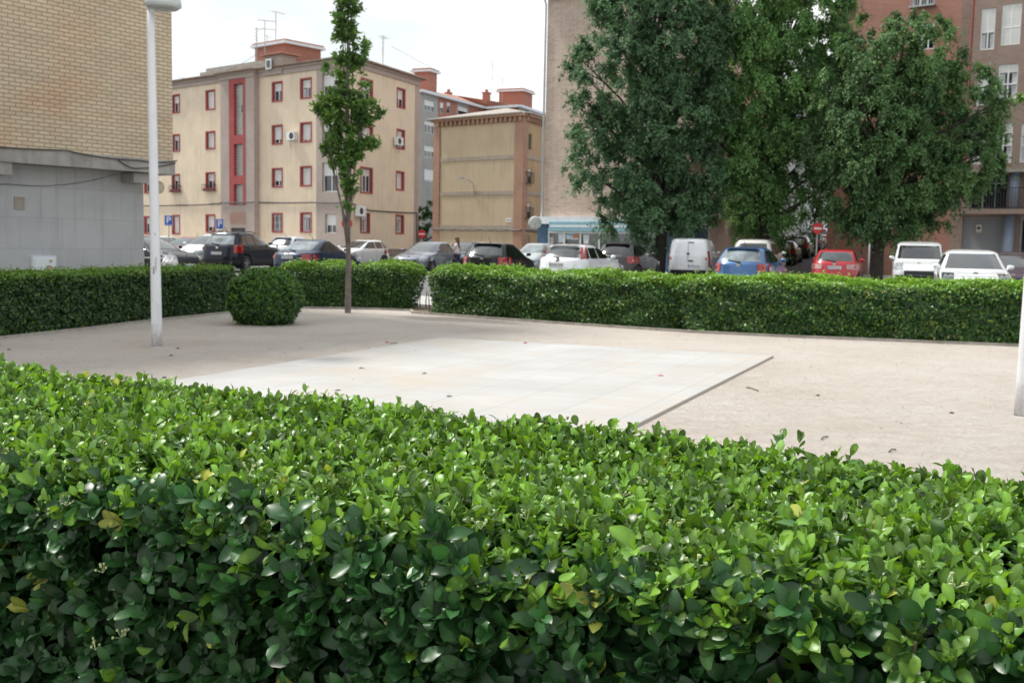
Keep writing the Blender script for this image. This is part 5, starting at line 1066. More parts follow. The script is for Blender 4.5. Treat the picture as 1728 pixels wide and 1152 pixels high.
T_SEDAN = dict(L=4.57, W=1.77, H=1.46, n=5.0, k=[(.17, -2.1, 2.08, .80), (.24, -2.22, 2.2, .85), (.36, -2.28, 2.27, .875), (.50, -2.285, 2.285, .885), (.62, -2.27, 2.27, .885), (.72, -2.25, 2.2, .883), (.80, -2.23, 2.02, .88), (.87, -2.2, 1.75, .873), (.93, -2.14, 1.4, .862), (.965, -2.02, 1.15, .85), (.99, -1.82, .98, .84),
    (1.04, -1.66, .84, .815), (1.14, -1.44, .6, .77), (1.26, -1.14, .3, .715), (1.35, -.9, .06, .67), (1.40, -.74, -.1, .63), (1.435, -.6, -.26, .57), (1.45, -.52, -.34, .48), (1.46, -.47, -.4, .3)],
    ws=(1.01, 1.385, .80), rg=(1.03, 1.375, .80), side=[(.10, .48), (.51, .86)], sz=(1.0, 1.36), wh=(-1.25, 1.33, .315), hl=(.62, .78), tl=(.66, .90), gr=(.44, .66), cowl=1.0)
T_ESTATE = dict(T_HATCH, L=4.7, side=[(.08, .38), (.41, .66), (.69, .93)], tl=(.74, .92))
T_SUV = dict(L=4.64, W=1.85, H=1.72, n=6, k=[(.24, -2.12, 2.15, .84), (.34, -2.27, 2.26, .90), (.5, -2.32, 2.32, .922), (.68, -2.31, 2.32, .925), (.84, -2.27, 2.27, .922), (.93, -2.24, 2.15, .918), (1.0, -2.22, 1.95, .91), (1.06, -2.2, 1.6, .90), (1.10, -2.18, 1.2, .89), (1.14, -2.15, 1.06, .875),
    (1.26, -2.05, .8, .815), (1.42, -1.92, .44, .755), (1.55, -1.80, .14, .71), (1.62, -1.76, -.06, .67), (1.67, -1.70, -.28, .60), (1.705, -1.5, -.6, .48), (1.72, -1.2, -.9, .3)],
    ws=(1.15, 1.60, .80), rg=(1.16, 1.56, .80), side=[(.10, .42), (.45, .72), (.75, .93)], sz=(1.15, 1.56), wh=(-1.33, 1.37, .36), hl=(.80, .97), tl=(.82, 1.16), gr=(.58, .86), cowl=1.1)
T_VAN = dict(L=4.32, W=1.83, H=1.82, n=6.5, k=[(.22, -2.05, 1.95, .84), (.30, -2.14, 2.08, .89), (.45, -2.16, 2.15, .912), (.62, -2.155, 2.16, .915), (.78, -2.15, 2.14, .915), (.90, -2.145, 2.05, .912), (.98, -2.14, 1.9, .908), (1.05, -2.135, 1.62, .90), (1.10, -2.13, 1.42, .892), (1.14, -2.12, 1.33, .885),
    (1.28, -2.10, 1.12, .86), (1.44, -2.07, .88, .835), (1.58, -2.04, .66, .81), (1.68, -2.01, .46, .785), (1.74, -1.98, .24, .75), (1.785, -1.9, -.1, .68), (1.81, -1.7, -.5, .55), (1.82, -1.4, -.8, .35)],
    ws=(1.16, 1.66, .84), rg=None, side=[(.07, .36)], sz=(1.14, 1.62), wh=(-1.38, 1.32, .32), hl=(.80, 1.03), tl=(.62, 1.28), gr=(.55, .76), cowl=1.1)
T_CROSS = dict(T_SUV, hl=(.87, 1.06), n=5.5, ws=(1.15, 1.60, .82))
CARM = {}
def car(name, label, cat, T, col, X, Y, head, L=None, W=None, H=None, group='cars in the car park', rails=False, ant=True, plate=True, bump_low=None, metal=.25, style='', z=0, detail=True, wiper=True, badge=True, glass='car_glass', rearglass=None, hl_dark=False, spoiler=False):
    key = 'paint_%02d%02d%02d' % tuple(int(c*99) for c in col)
    if key not in MATS: paint(key, col, metal)
    PM = M[key]; root = thing(name, label, cat, (X, Y, z), R_(90-head), group)
    sx = (L or T['L'])/T['L']; sy = (W or T['W'])/T['W']; s3 = (H or T['H'])/T['H']
    K = np.array(T['k'], float)*np.array([s3, sx, sx, sy]); zs = K[:, 0]; n = T['n']
    def xr(z_): return np.interp(z_, zs, K[:, 1])
    def xf(z_): return np.interp(z_, zs, K[:, 2])
    def hw(z_): return np.interp(z_, zs, K[:, 3])
    def fr(y, z_, s=1, off=0):       # front (s=1) or rear (s=-1) surface point
        a = (xf(z_)-xr(z_))/2; c = (xf(z_)+xr(z_))/2; w_ = hw(z_); q = min(abs(y)/w_, .995); nr_ = n
        return (c+s*(a*(1-q**nr_)**(1/nr_))-s*.05*q*q+s*off, y, z_)
    def sd(x, z_, s=1, off=0):
        a = (xf(z_)-xr(z_))/2; c = (xf(z_)+xr(z_))/2; q = min(abs(x-c)/a, .999); return (x, s*(hw(z_)*(1-q**n)**(1/n)+off), z_)
    ufs = np.linspace(-.9, .9, 13); us = np.linspace(.9, -.9, 27)
    def ring(z_):
        a = (xf(z_)-xr(z_))/2; c = (xf(z_)+xr(z_))/2; w_ = hw(z_); P = [fr(u*w_, z_, 1) for u in ufs]
        c0 = .9; xc = P[-1][0]; ang = [(1-.62**n)**(1/n)]
        xs0 = fr(.9*w_, z_, 1)[0]; xs1 = fr(.9*w_, z_, -1)[0]
        q = [c+(xs0-c)*(1-t)+(xs1-c)*t for t in np.linspace(0, 1, 28)[1:-1]]
        P += [(x, sd(x, z_)[1] if abs(x-c) < a*.999 else w_*.9, z_) for x in q]; P += [fr(-u*w_, z_, -1) for u in ufs]
        P += [(x, -sd(x, z_)[1], z_) for x in q[::-1]]; return P
    b = MB(); zz = []
    for i in range(len(zs)-1): zz += list(np.linspace(zs[i], zs[i+1], 3, endpoint=False))
    zz.append(zs[-1]); rings = [ring(z_) for z_ in zz]; m = len(rings[0])
    for r in rings: b.v += [tuple(map(float, p)) for p in r]
    for i in range(len(rings)-1):
        for j in range(m): a = i*m+j; c = i*m+(j+1) % m; b.f.append((a, c, c+m, a+m)); b.m.append(0); b.uv += [(0, 0)]*4
    b.f.append(tuple(range(m))[::-1]); b.m.append(0); b.uv += [(0, 0)]*m
    b.f.append(tuple((len(rings)-1)*m+j for j in range(m))); b.m.append(0); b.uv += [(0, 0)]*m
    body = b.build('body', [PM, M['black_plastic']], root, smooth=True, recalc=True)
    # wheel arches
    xw0, xw1, rw = T['wh'][0]*sx, T['wh'][1]*sx, T['wh'][2]*(s3 if s3 < 1.1 else 1.05); W2 = hw(.5*s3)
    cut = MB()
    for x in (xw0, xw1):
        for s in (1, -1): cut.tube([(x, s*(W2-.28), rw), (x, s*(W2+.2), rw)], rw+.06, 28)
    co = cut.build('cutter', M['black_plastic'], None, recalc=True); co.parent = root
    md = body.modifiers.new('arches', 'BOOLEAN'); md.operation = 'DIFFERENCE'; md.object = co; md.solver = 'EXACT'
    dg = bpy.context.evaluated_depsgraph_get(); dg.update(); me = bpy.data.meshes.new_from_object(body.evaluated_get(dg)); old = body.data; body.modifiers.clear(); body.data = me; me.name = 'body'; bpy.data.meshes.remove(old); bpy.data.objects.remove(co)
    me.materials.clear(); me.materials.append(PM); me.materials.append(M['black_plastic'])
    for p in me.polygons:
        if abs(p.center.y) < W2-.2*1 and min(abs(p.center.x-xw0), abs(p.center.x-xw1)) < rw+.08 and p.center.z < rw*2+.15: p.material_index = 1; p.use_smooth = False
        elif p.center.z < .235*s3 or (bump_low and p.center.z < bump_low): p.material_index = 1
    def patch(fn, name, m, y0, y1, z0, z1, nu=10, nv=5, off=.004, par=None, edge=None):
        """sheet following the body; y0,y1 may be functions of z"""
        q = MB(); G = []
        for j in range(nv+1):
            z_ = z0+(z1-z0)*j/nv; a = y0(z_) if callable(y0) else y0; c = y1(z_) if callable(y1) else y1
            G.append([fn(a+(c-a)*i/nu, z_, off) for i in range(nu+1)])
        for j in range(nv):
            for i in range(nu): q.face([G[j][i], G[j][i+1], G[j+1][i+1], G[j+1][i]])
        # rim back into the body
        edge_pts = G[0]+[r[-1] for r in G[1:]]+G[-1][::-1][1:]+[r[0] for r in G[1:-1][::-1]]
        cx = np.mean([p[0] for p in edge_pts]); 
        return q.build(name, M[m] if isinstance(m, str) else m, par or root, smooth=True)
    F_ = lambda y, z_, o: fr(y, z_, 1, o); B_ = lambda y, z_, o: fr(y, z_, -1, o)
    w0, w1, wy = T['ws']; w0 *= s3; w1 *= s3
    patch(F_, 'windscreen', glass, lambda z_: -wy*hw(z_)-.02, lambda z_: wy*hw(z_)+.02, w0+.02, w1, 14, 8, .006)
    if T['rg']:
        r0, r1, ry = T['rg']; r0 *= s3; r1 *= s3
        rgm = rearglass or glass
        patch(B_, 'rear_window', rgm, lambda z_: -ry*hw(z_), lambda z_: ry*hw(z_), r0+.02, r1, 14, 7, .006)
        if wiper: q = MB(); a = fr(-.02, r0+.0, -1, .03); c = fr(.34*sy, r0+.06, -1, .025); q.tube([a, c], .012, 5); q.box(fr(0, r0-.005, -1, .03), (.05, .09, .05)); q.build('wiper', M['black_plastic'], root)
        if spoiler or T in (T_HATCH,): q = MB(); z_ = r1+.045; q.box((fr(0, z_, -1)[0]-.02, 0, z_+.02), (.16, hw(z_)*1.7, .025)); q.build('roof_spoiler', PM, root)
    s0, s1 = T['sz'][0]*s3, T['sz'][1]*s3
    for sg in (1, -1):
        S_ = lambda x, z_, o, sg=sg: sd(x, z_, sg, o)
        for (u0, u1) in T['side']:
            fa = lambda z_, u=u0: (xf(z_)-.10*(1-u))+(xr(z_)+.08-xf(z_)+.10)*u
            fb = lambda z_, u=u1: (xf(z_)-.10*(1-u))+(xr(z_)+.08-xf(z_)+.10)*u
            # pillars stand nearly upright between the doors
            def blend(fn, u):
                xm = fn((s0+s1)/2); k_ = min(1, 2.2*min(u, 1-u)+.0); return lambda z_: fn(z_)*(1-k_)+xm*k_
            patch(S_, 'side_window', glass, blend(fa, u0), blend(fb, u1), s0+.015, s1, 8, 5, .004)
        if detail:
            # door seams and handles
            us_ = [T['side'][0][1]+.012]+([T['side'][1][1]+.01] if len(T['side']) > 1 else [])
            sm = MB()
            for u in [.02]+us_:
                xm = xf(1.1*s3)+(xr(1.1*s3)-xf(1.1*s3))*u
                for k_ in range(8):
                    za, zb_ = .34*s3+(s0-.34*s3)*k_/8, .34*s3+(s0-.34*s3)*(k_+1)/8; P = [sd(xm-.005, za, sg, .0025), sd(xm+.005, za, sg, .0025), sd(xm+.005, zb_, sg, .0025), sd(xm-.005, zb_, sg, .0025)]; sm.face(P)
            sm.build('door_seam', M['black_plastic'], root)
            for u in us_:
                xm = xf(1.1*s3)+(xr(1.1*s3)-xf(1.1*s3))*(u-.035); p = sd(xm, s0-.10*s3, sg, .015); h_ = MB(); h_.box(p, (.17, .03, .028)); h_.build('door_handle', PM, root)
        # mirrors
        q = MB(); z_ = s0+.05; x = xf(z_)-.22; y = sg*(hw(z_)+.075); q.lathe((x, y, z_+.02), [(.0, -.06), (.05, -.05), (.075, 0), (.065, .045), (.0, .06)], 10); q.v = [((v[0]-x)*.75+x, (v[1]-y)*1.25+y, v[2]) for v in q.v]; q.tube([(x+.03, sg*(hw(z_)-.02), z_-.03), (x, y, z_-.01)], .022, 5); q.build('mirror', PM, root, smooth=True)
    # lamps
    def corner(name, m, z0, z1, s, y_in, x_in, off=.012):
        for sg in (1, -1):
            q = MB(); G = []; nv = 6
            for j in range(nv+1):
                z_ = z0+(z1-z0)*j/nv; w_ = hw(z_); row = [fr(sg*w_*u, z_, s, off) for u in np.linspace(y_in if not callable(y_in) else y_in(j/nv), .93, 7)]
                xe = fr(.93*w_, z_, s)[0]; row += [(sd(xe-s*x_in*t, z_, sg, off)) for t in (.35, .7, 1.0)]; G.append(row)
            for j in range(nv):
                for i in range(len(G[0])-1): q.face([G[j][i], G[j][i+1], G[j+1][i+1], G[j+1][i]])
            o = q.build(name, M[m], root, smooth=True); q = MB()
            for k_, u in enumerate((.80, .66) if s > 0 else (.82,)):
                c = fr(sg*hw((z0+z1)/2)*u, z0+(z1-z0)*(.5), s, off+.004); R0 = min(.055, (z1-z0)*.33)
                q.face([(c[0]+s*(0-.0), c[1]+R0*math.cos(t), c[2]+R0*math.sin(t)) for t in np.linspace(0, 2*math.pi, 14, False)])
            q.build('lamp_reflector', M['lamp_clear'] if s > 0 else M['tail_bright'], o)
    h0, h1 = T['hl']; t0, t1 = T['tl']
    corner('headlight', 'lamp_dark' if hl_dark else 'lamp_clear2', h0*s3, h1*s3, 1, .58, .28)
    if T is T_VAN: corner('taillight', 'tail_red', t0*s3, t1*s3, -1, .905, .10)
    elif style == 'pillar_lights': corner('taillight', 'tail_red', 1.0*s3, 1.40*s3, -1, .83, .10)
    elif style == 'clear_tails': corner('taillight', 'tail_clear', t0*s3, t1*s3, -1, .50, .22)
    else: corner('taillight', 'tail_red', t0*s3, t1*s3, -1, .66 if T is not T_SUV else .80, .26)
    g0, g1 = T['gr'][0]*s3, T['gr'][1]*s3
    if style == 'big_grille': patch(F_, 'grille', 'black_plastic', lambda z_: -.34-.45*(z_-.45), lambda z_: .34+.45*(z_-.45), .45, .88, 10, 4, .014)
    else: patch(F_, 'grille', 'black_plastic', -.5*sy, .5*sy, g0+.06, g1-.0, 10, 3, .01)
    patch(F_, 'lower_intake', 'black_plastic', -.62*sy, .62*sy, .26*s3, .38*s3, 10, 3, .01)
    if T is T_VAN and style != 'front_dark':
        q = MB(); q.box((fr(0, 1.0, -1)[0]-.004, 0, 1.0), (.012, .012, 1.3)); q.build('door_seam', M['black_plastic'], root)
        patch(B_, 'rear_bumper', 'black_plastic', -.88, .88, .24, .47, 12, 3, .03)
        q = MB(); q.box((fr(0, .86, -1)[0]-.02, -.12, .86), (.05, .2, .05)); q.box((fr(0, 1.18, -1)[0]-.02, -.0, 1.16), (.04, .12, .06)); q.box((fr(0, 1.62, -1)[0]-.01, -.1, 1.64), (.04, .24, .03)); q.build('door_handle', M['black_plastic'], root)
    if style == 'front_dark': patch(F_, 'front_bumper', 'black_plastic', -.9, .9, .30, .60, 14, 3, .03)
    if plate:
        for s, zc in ((1, .42*s3), (-1, (.78 if T in (T_SEDAN,) else .64 if T is T_VAN else .80)*s3 if style != 'low_plate' else .55*s3)):
            yc = -.28 if (T is T_VAN and s < 0) else 0
            x = fr(abs(yc)+.2, zc, s)[0]+s*.03; q = MB(); q.box((x, yc, zc), (.02, .52, .115)); o = q.build('number_plate', M['plate_white'], root)
            q = MB(); q.box((x+s*.0105, yc-s*.24, zc), (.003, .04, .112)); q.build('plate_band', M['sign_blue'], o)
            q = MB(); rr = random.Random(int(X*10)+int(Y))
            for i in range(7):
                y = yc-s*(-.19+i*.062+(.02 if i > 3 else 0)) if True else 0
                y = yc+s*(-.17+i*.058+(.025 if i > 3 else 0)); q.box((x+s*.0115, y, zc), (.003, .012, .072)); q.box((x+s*.0115, y+.016, zc+rr.choice([-.03, 0, .03])), (.003, .022, .012))
            q.build('plate_characters', M['black_plastic'], o)
    if badge:
        for s, zc in ((1, (h1+.0)*s3-.02), (-1, (.93 if T is not T_SUV else 1.04)*s3)):
            if T is T_VAN and s < 0: continue
            c = fr(0, zc, s, .014); q = MB(); q.face([(c[0], .065*math.cos(t), c[2]+.055*math.sin(t)) for t in np.linspace(0, 2*math.pi, 18, False)]); q.build('badge', M['chrome'], root)
    if (T is T_SUV or rails) and T is not T_CROSS:
        for sg in (1, -1):
            zt = zs[-1]; q = MB(); q.tube([(xf(zt-.10)-.1, sg*hw(zt-.13)*.95, zt-.06), (xf(zt-.08)-.35, sg*hw(zt-.13)*.97, zt+.015), (xr(zt-.08)+.3, sg*hw(zt-.13)*.97, zt+.015), (xr(zt-.1)+.1, sg*hw(zt-.13)*.95, zt-.07)], .022, 6); q.build('roof_rail', M['dark_metal'], root, smooth=True)
    if ant:
        q = MB(); zt = zs[-1]; q.tube([(xr(zt-.03)+.25, 0, zt-.02), (xr(zt-.03)-.05, 0, zt+.22)], [.012, .005], 5); q.build('aerial', M['black_plastic'], root)
    # wheels
    for x in (xw0, xw1):
        for sg in (1, -1):
            y = sg*(W2-.10); q = MB(); q.lathe((x, y, rw), [(rw*.62, -.09), (rw*.66, -.105), (rw*.96, -.1), (rw, -.07), (rw, .07), (rw*.96, .1), (rw*.66, .105), (rw*.62, .09), (rw*.62, -.09)], 28, axis='Y'); t_ = q.build('wheel', M['tyre'], root, smooth=True, recalc=True)
            q = MB(); q.lathe((x, y+sg*.06, rw), [(0, 0), (rw*.60, sg*-.02)], 20, 1, axis='Y'); q.lathe((x, y+sg*.085, rw), [(rw*.57, 0), (rw*.64, sg*.008), (rw*.64, -sg*.08)], 24, 0, axis='Y')
            for i in range(5):
                a = i*2*math.pi/5+.3; Mx = Matrix.Rotation(-a, 3, 'Y'); q.box(Vector((x, y+sg*.075, rw))+Mx @ Vector((rw*.32, 0, 0)), (rw*.56, .03, rw*.17), Mx, 0)
            q.lathe((x, y+sg*.09, rw), [(0, 0), (rw*.16, -sg*.01), (rw*.17, -sg*.04)], 14, 0, axis='Y'); q.build('rim', [M['alloy'], M['black_plastic']], t_)
    return root
def lamp_mats():
    for nme, c, r in (('lamp_clear', (.7, .72, .74), .1), ('lamp_clear2', (.34, .37, .39), .08), ('lamp_dark', (.05, .055, .06), .08), ('tail_red', (.33, .008, .008), .12), ('tail_clear', (.5, .28, .27), .12), ('tail_bright', (.5, .06, .05), .15), ('chrome', (.7, .7, .7), .15), ('alloy', (.45, .46, .48), .3), ('tyre', (.022, .022, .023), .85), ('plate_white', (.72, .73, .72), .45)):
        mat(nme, c, r, metal=.9 if nme in ('chrome', 'alloy') else 0, vary=.15 if nme.startswith(('lamp', 'tail')) else .05, scale=9, coat=.8 if nme.startswith(('lamp', 'tail')) else 0)
    glassmat('car_glass_sky_sheen', (.13, .16, .17), .13, spec=1.0, coat=.1, bump=.005)  # pale base colour stands in for sky reflected in the glass
lamp_mats()
def put(px, Y): return X_at(px, Y), Y
WHT = (.78, .79, .80); BLK = (.008, .009, .011)
# left group
x, y = put(256, 40.5); car('parked_car', 'black car nosing out from behind the stone-tiled wall at far left', 'car', T_HATCH, BLK, x, y, 122, L=4.2)
x, y = put(279, 62); car('parked_car', 'small white car furthest back at left, behind the red one', 'car', T_HATCH, WHT, x, y, 150, L=3.9)
x, y = put(311, 55.5); car('parked_car', 'dark red car with bright windscreen, left of the white people carrier', 'car', T_HATCH, (.20, .012, .02), x, y, 197, glass='car_glass_light', L=4.0, H=1.45)
x, y = put(352, 50.5); car('parked_car', 'white people carrier facing the park, left of the black off-roader', 'car', T_HATCH, (.72, .74, .76), x, y, 197, L=4.3, W=1.8, H=1.62, glass='car_glass_light')
x, y = put(411, 47.6); car('parked_car', 'black off-roader with roof rails and grey wheel-arch trim, seen from behind', 'car', T_SUV, (.010, .014, .022), x, y, 15.5, rearglass='car_glass_sky_sheen', bump_low=.48, wiper=True)
x, y = put(503, 57); car('parked_car', 'white car whose roof shows between the black off-roader and the dark blue saloon', 'car', T_HATCH, (.72, .75, .78), x, y, 20, L=4.4, H=1.58)
x, y = put(538, 42.3); car('parked_car', 'dark blue-grey saloon with sloping tail, behind the hedge and young tree', 'car', T_SEDAN, (.03, .042, .075), x, y, 21.5, rearglass='car_glass_sky_sheen', glass='car_glass')
x, y = put(604, 58.5); car('parked_car', 'white three-door hatchback beside the cream block stone plinth, facing left', 'car', T_HATCH, WHT, x, y, 213, L=4.1)
x, y = put(719, 49.0); car('parked_car', 'grey hatchback facing the park in the hedge gap, nose to the left', 'car', T_HATCH, (.13, .145, .185), x, y, 198, L=4.28, W=1.8, H=1.46, metal=.5, glass='car_glass_light')
x, y = put(782, 57.5); car('parked_car', 'dark car half hidden behind the woman and the black hatchback', 'car', T_HATCH, (.02, .022, .028), x, y, 200, L=3.8)
x, y = put(800, 64); car('parked_car', 'pale car just showing above the roof line left of the black hatchback', 'car', T_HATCH, (.6, .62, .65), x, y, 200, L=4.0)
x, y = put(845, 39.0); car('parked_car', 'black hatchback with red tail lamps and roof aerial, left of the white hatchback', 'car', T_HATCH, (.008, .009, .012), x, y, 18, L=4.27, W=1.8, H=1.47, rearglass='car_glass_light', style='low_plate', spoiler=True)
x, y = put(905, 52); car('parked_car', 'pale car whose windscreen glints between the black and white hatchbacks', 'car', T_HATCH, (.4, .45, .46), x, y, 197, L=3.9, glass='car_glass_sky_sheen')
x, y = put(983, 37.0); car('parked_car', 'white hatchback with tall pillar tail lamps, nearest in the middle', 'car', T_HATCH, (.80, .81, .83), x, y, 27, L=4.34, W=1.84, H=1.47, style='pillar_lights', rearglass='car_glass_light', spoiler=True)
x, y = put(1061, 44.0); car('parked_car', 'grey crossover half hidden by the white hatchback, under the dark tree', 'car', T_HATCH, (.065, .06, .063), x, y, 24, L=4.36, W=1.8, H=1.56, metal=.5, rails=False)
x, y = put(1172, 47.5); car('parked_van', 'small white panel van with closed rear doors, left of the blue hatchback', 'van', T_VAN, WHT, x, y, 16.5, ant=False)
x, y = put(1281, 43.5); car('parked_car', 'tall beige-white off-roader behind the blue hatchback', 'car', T_SUV, (.58, .56, .52), x, y, 22, L=4.5, W=1.8, H=1.80, plate=False)
x, y = put(1271, 34.6); car('parked_car', 'bright blue hatchback with round red tail lamps', 'car', T_HATCH, (.03, .11, .27), x, y, 25, L=4.2, W=1.76, H=1.49, metal=.35, rearglass='car_glass_sky_sheen', style='low_plate')
x, y = put(1415, 41.5); car('parked_car', 'red car seen from behind beside the no-entry sign post', 'car', T_ESTATE, (.42, .012, .022), x, y, 20.5, L=4.6, W=1.76, H=1.47, style='clear_tails', rearglass='car_glass_light')
x, y = put(1551, 40.0); car('parked_van', 'white small van facing the park, dark lower bumper, left of the white crossover', 'van', T_VAN, WHT, x, y, 200, style='front_dark', W=1.81, ant=True)
x, y = put(1641, 28.2); car('parked_car', 'white crossover with a big black grille, nearest at right', 'car', T_CROSS, (.82, .83, .84), x, y, 199.5, L=4.3, W=1.77, H=1.54, style='big_grille', hl_dark=True, ant=False, rails=False)
x, y = put(1702, 34.2); car('parked_car', 'dark plum car half hidden behind the white crossover at right', 'car', T_HATCH, (.05, .03, .05), x, y, 200, L=4.2, H=1.5)
# cars up the street, copies of one simple car
def up(t, a, col, lab, proto=None):
    p = S0+RD*t+RN*a; return car('parked_car', lab, 'car', T_HATCH, col, p.x, p.y, math.degrees(math.atan2(RD.x, RD.y)), z=sz(t), detail=False, wiper=False, plate=False, ant=False, group='cars up the street')
slope = math.atan(.062)
for t, a, c, l in ((16, -2.7, (.02, .022, .025), 'black car parked on the left of the climbing street, lowest one'), (22, -2.7, (.05, .06, .05), 'dark green-grey car parked on the left of the climbing street, second up'), (28, -2.7, (.012, .014, .018), 'black car third up on the left of the street, by the no-entry disc'),
                   (34, -2.7, (.6, .62, .63), 'white car high on the left of the climbing street'), (41, -2.6, (.15, .3, .33), 'teal car near the top of the street on the left'), (40, 2.6, (.7, .72, .74), 'white car high on the right of the climbing street'), (47, 2.5, (.55, .6, .62), 'pale car at the very top of the street on the right')):
    o = up(t, a, c, l); o.rotation_mode = 'XYZ'; o.rotation_euler = (0, -slope if t > 8 else 0, o.rotation_euler[2])

# ------------------------------------------------------------------ street furniture
def lamp_post(label, base, H, r0, r1, lean=(0, 0)):
    root = thing('lamp_post', label, 'street lamp', base, 0, 'white lamp posts on the sand'); b = MB()
    n = 14; b.tube([(lean[0]*i/n, lean[1]*i/n, H*i/n) for i in range(n+1)], [r0+(r1-r0)*i/n for i in range(n+1)], 20); pole = b.build('pole', M['white_pole'], root, smooth=True)
    b = MB(); b.lathe((0, 0, 0), [(r0+.035, -.02), (r0+.03, .0), (r0+.004, .014)], 20); b.build('base_ring', M['concrete'], root)
    a0 = 1.0; g = MB(); 
    for (zz, hh, ang, wd) in ((.98, .11, -1.9, .35), (1.02, .20, -1.35, .14), (1.5, .03, -1.5, .2)):
        P = []
        for k in range(5):
            a = ang+wd*k/4; P.append(a)
        for k in range(4):
            r = (r0+(r1-r0)*zz/H)+.0015; g.face([(r*math.cos(P[k]), r*math.sin(P[k]), zz), (r*math.cos(P[k+1]), r*math.sin(P[k+1]), zz+.01), (r*.998*math.cos(P[k+1]), r*.998*math.sin(P[k+1]), zz+hh), (r*.998*math.cos(P[k]), r*.998*math.sin(P[k]), zz+hh*.9)])
    g.build('scuffed_sticker', M['pole_grime'], root)
    d = MB(); d.box((0, -(r0-.004), .45), (.09, .012, .3)); d.build('service_door', M['white_pole'], root)
    # disc lantern on a short arm
    c = Vector((lean[0]+.175, lean[1]-.03, H)); s = MB(); s.lathe(c, [(0, .26), (.08, .25), (.17, .19), (.225, .09), (.235, .03), (.232, .0), (.20, -.015)], 32); hd = s.build('lantern_shell', M['lamp_shell'], root, smooth=True)
    s = MB(); s.lathe(c, [(.2, -.015), (.19, -.03), (.1, -.04), (0, -.042)], 28); s.build('lantern_glass', M['lamp_lens'], hd, smooth=True)
    s = MB(); s.tube([(lean[0], lean[1], H-.1), (lean[0]+.02, lean[1], H+.04), c+Vector((-.08, 0, .1))], [r1, r1*1.02, r1*.9], 14); s.build('lantern_arm', M['lamp_shell'], root, smooth=True)
    return root
p = gnd(265, 585); top = at(254, 12, p.y); lamp_post('white tapered lamp post with disc lantern, standing on the sand at left', (p.x, p.y, 0), top.z, .073, .047, (top.x-p.x, 0))
p = gnd(1725, 703); lamp_post('white lamp post cut off by the right edge of the photo', (p.x, p.y, 0), 4.7, .073, .047, (.03, 0))
def disc(b, c, f, u, R, n=28, mi=0):
    b.face([c+u*R*math.cos(t)+Vector((0, 0, 1))*R*math.sin(t) for t in np.linspace(0, 2*math.pi, n, False)], None, mi)
def no_entry(label, px, py, Y, R=.30, zb=0, az=0):
    c = at(px, py, Y); root = thing('no_entry_sign', label, 'road sign', (c.x, c.y, zb), R_(az), 'no-entry signs'); H = c.z-zb
    b = MB(); b.tube([(0, .05, 0), (0, .05, H+R+.05)], .035, 8); b.build('post', M['galv'], root, smooth=True)
    b = MB(); b.lathe((0, 0, 0), [(0, -.012), (R, -.012), (R+.008, 0), (R, .012), (0, .012)], 32, axis='Y'); b.v = [(v[0], v[1], v[2]+H) for v in b.v]; o = b.build('sign_disc', M['sign_red'], root)
    b = MB(); b.box((0, -.016, H), (R*1.42, .006, R*.36)); b.build('white_bar', M['white_paint'], o); return root
no_entry('red no-entry sign on a post in front of the street, above the red car', 1380, 385.5, 46.5, .235, 0)
no_entry('small no-entry sign beside the dark green tree between the two blocks', 712, 395, 78, .29, 0)
no_entry('no-entry sign on a post behind the young tree trunk', 585.5, 377, 64, .32, 0)
def text_mesh(name, s, size, m, parent, loc, rot, bold=0):
    cu = bpy.data.curves.new(name, 'FONT'); cu.body = s; cu.size = size; cu.align_x = 'CENTER'; cu.align_y = 'CENTER'; cu.extrude = .003; cu.offset = bold
    o = bpy.data.objects.new(name, cu); dg = bpy.context.evaluated_depsgraph_get(); COL.objects.link(o); dg.update(); me = bpy.data.meshes.new_from_object(o.evaluated_get(dg)); COL.objects.unlink(o); bpy.data.objects.remove(o)
    me.materials.clear(); me.materials.append(m); o2 = bpy.data.objects.new(name, me); COL.objects.link(o2); o2.parent = parent; o2.location = loc; o2.rotation_euler = rot; return o2
def parking(label, px, py, Y, az):
    c = at(px, py, Y); root = thing('parking_sign', label, 'road sign', (c.x, c.y, 0), R_(az), 'blue parking signs'); H = c.z
    b = MB(); b.tube([(0, .05, 0), (0, .05, H+.3)], .035, 8); b.build('post', M['galv'], root, smooth=True)
    b = MB(); b.box((0, 0, H), (.46, .03, .56)); o = b.build('sign_panel', M['sign_blue'], root); b = MB()
    for (x0, x1, z0, z1) in ((-.20, .20, .25, .265), (-.20, .20, -.265, -.25), (-.215, -.20, -.265, .265), (.20, .215, -.265, .265)): b.box(((x0+x1)/2, -.017, H+(z0+z1)/2), (x1-x0, .006, z1-z0))
    b.build('sign_border', M['white_paint'], o); text_mesh('letter', 'P', .50, M['white_paint'], o, (0, -.018, H), (R_(90), 0, 0), .01); return root
parking('blue parking sign on its own post in front of the cream block, left one', 284.5, 372, 60, 8)
parking('blue parking sign beside the stair tower, turned partly edge-on, above the black off-roader', 370.5, 378, 60, 42)
# plain pole by the tree at right
p = at(1466, 440, 44); r = thing('metal_pole', 'thin bare metal pole just right of the red car', 'pole', (p.x, p.y, 0)); b = MB(); zt = at(1466, 410, 44).z; b.tube([(0, 0, 0), (0, 0, zt)], .035, 8); b.build('pole', M['galv'], r, smooth=True); b = MB(); b.lathe((0, 0, zt), [(.045, -.03), (.045, .0), (.02, .03), (0, .035)], 10); b.build('cap', M['dark_metal'], r)
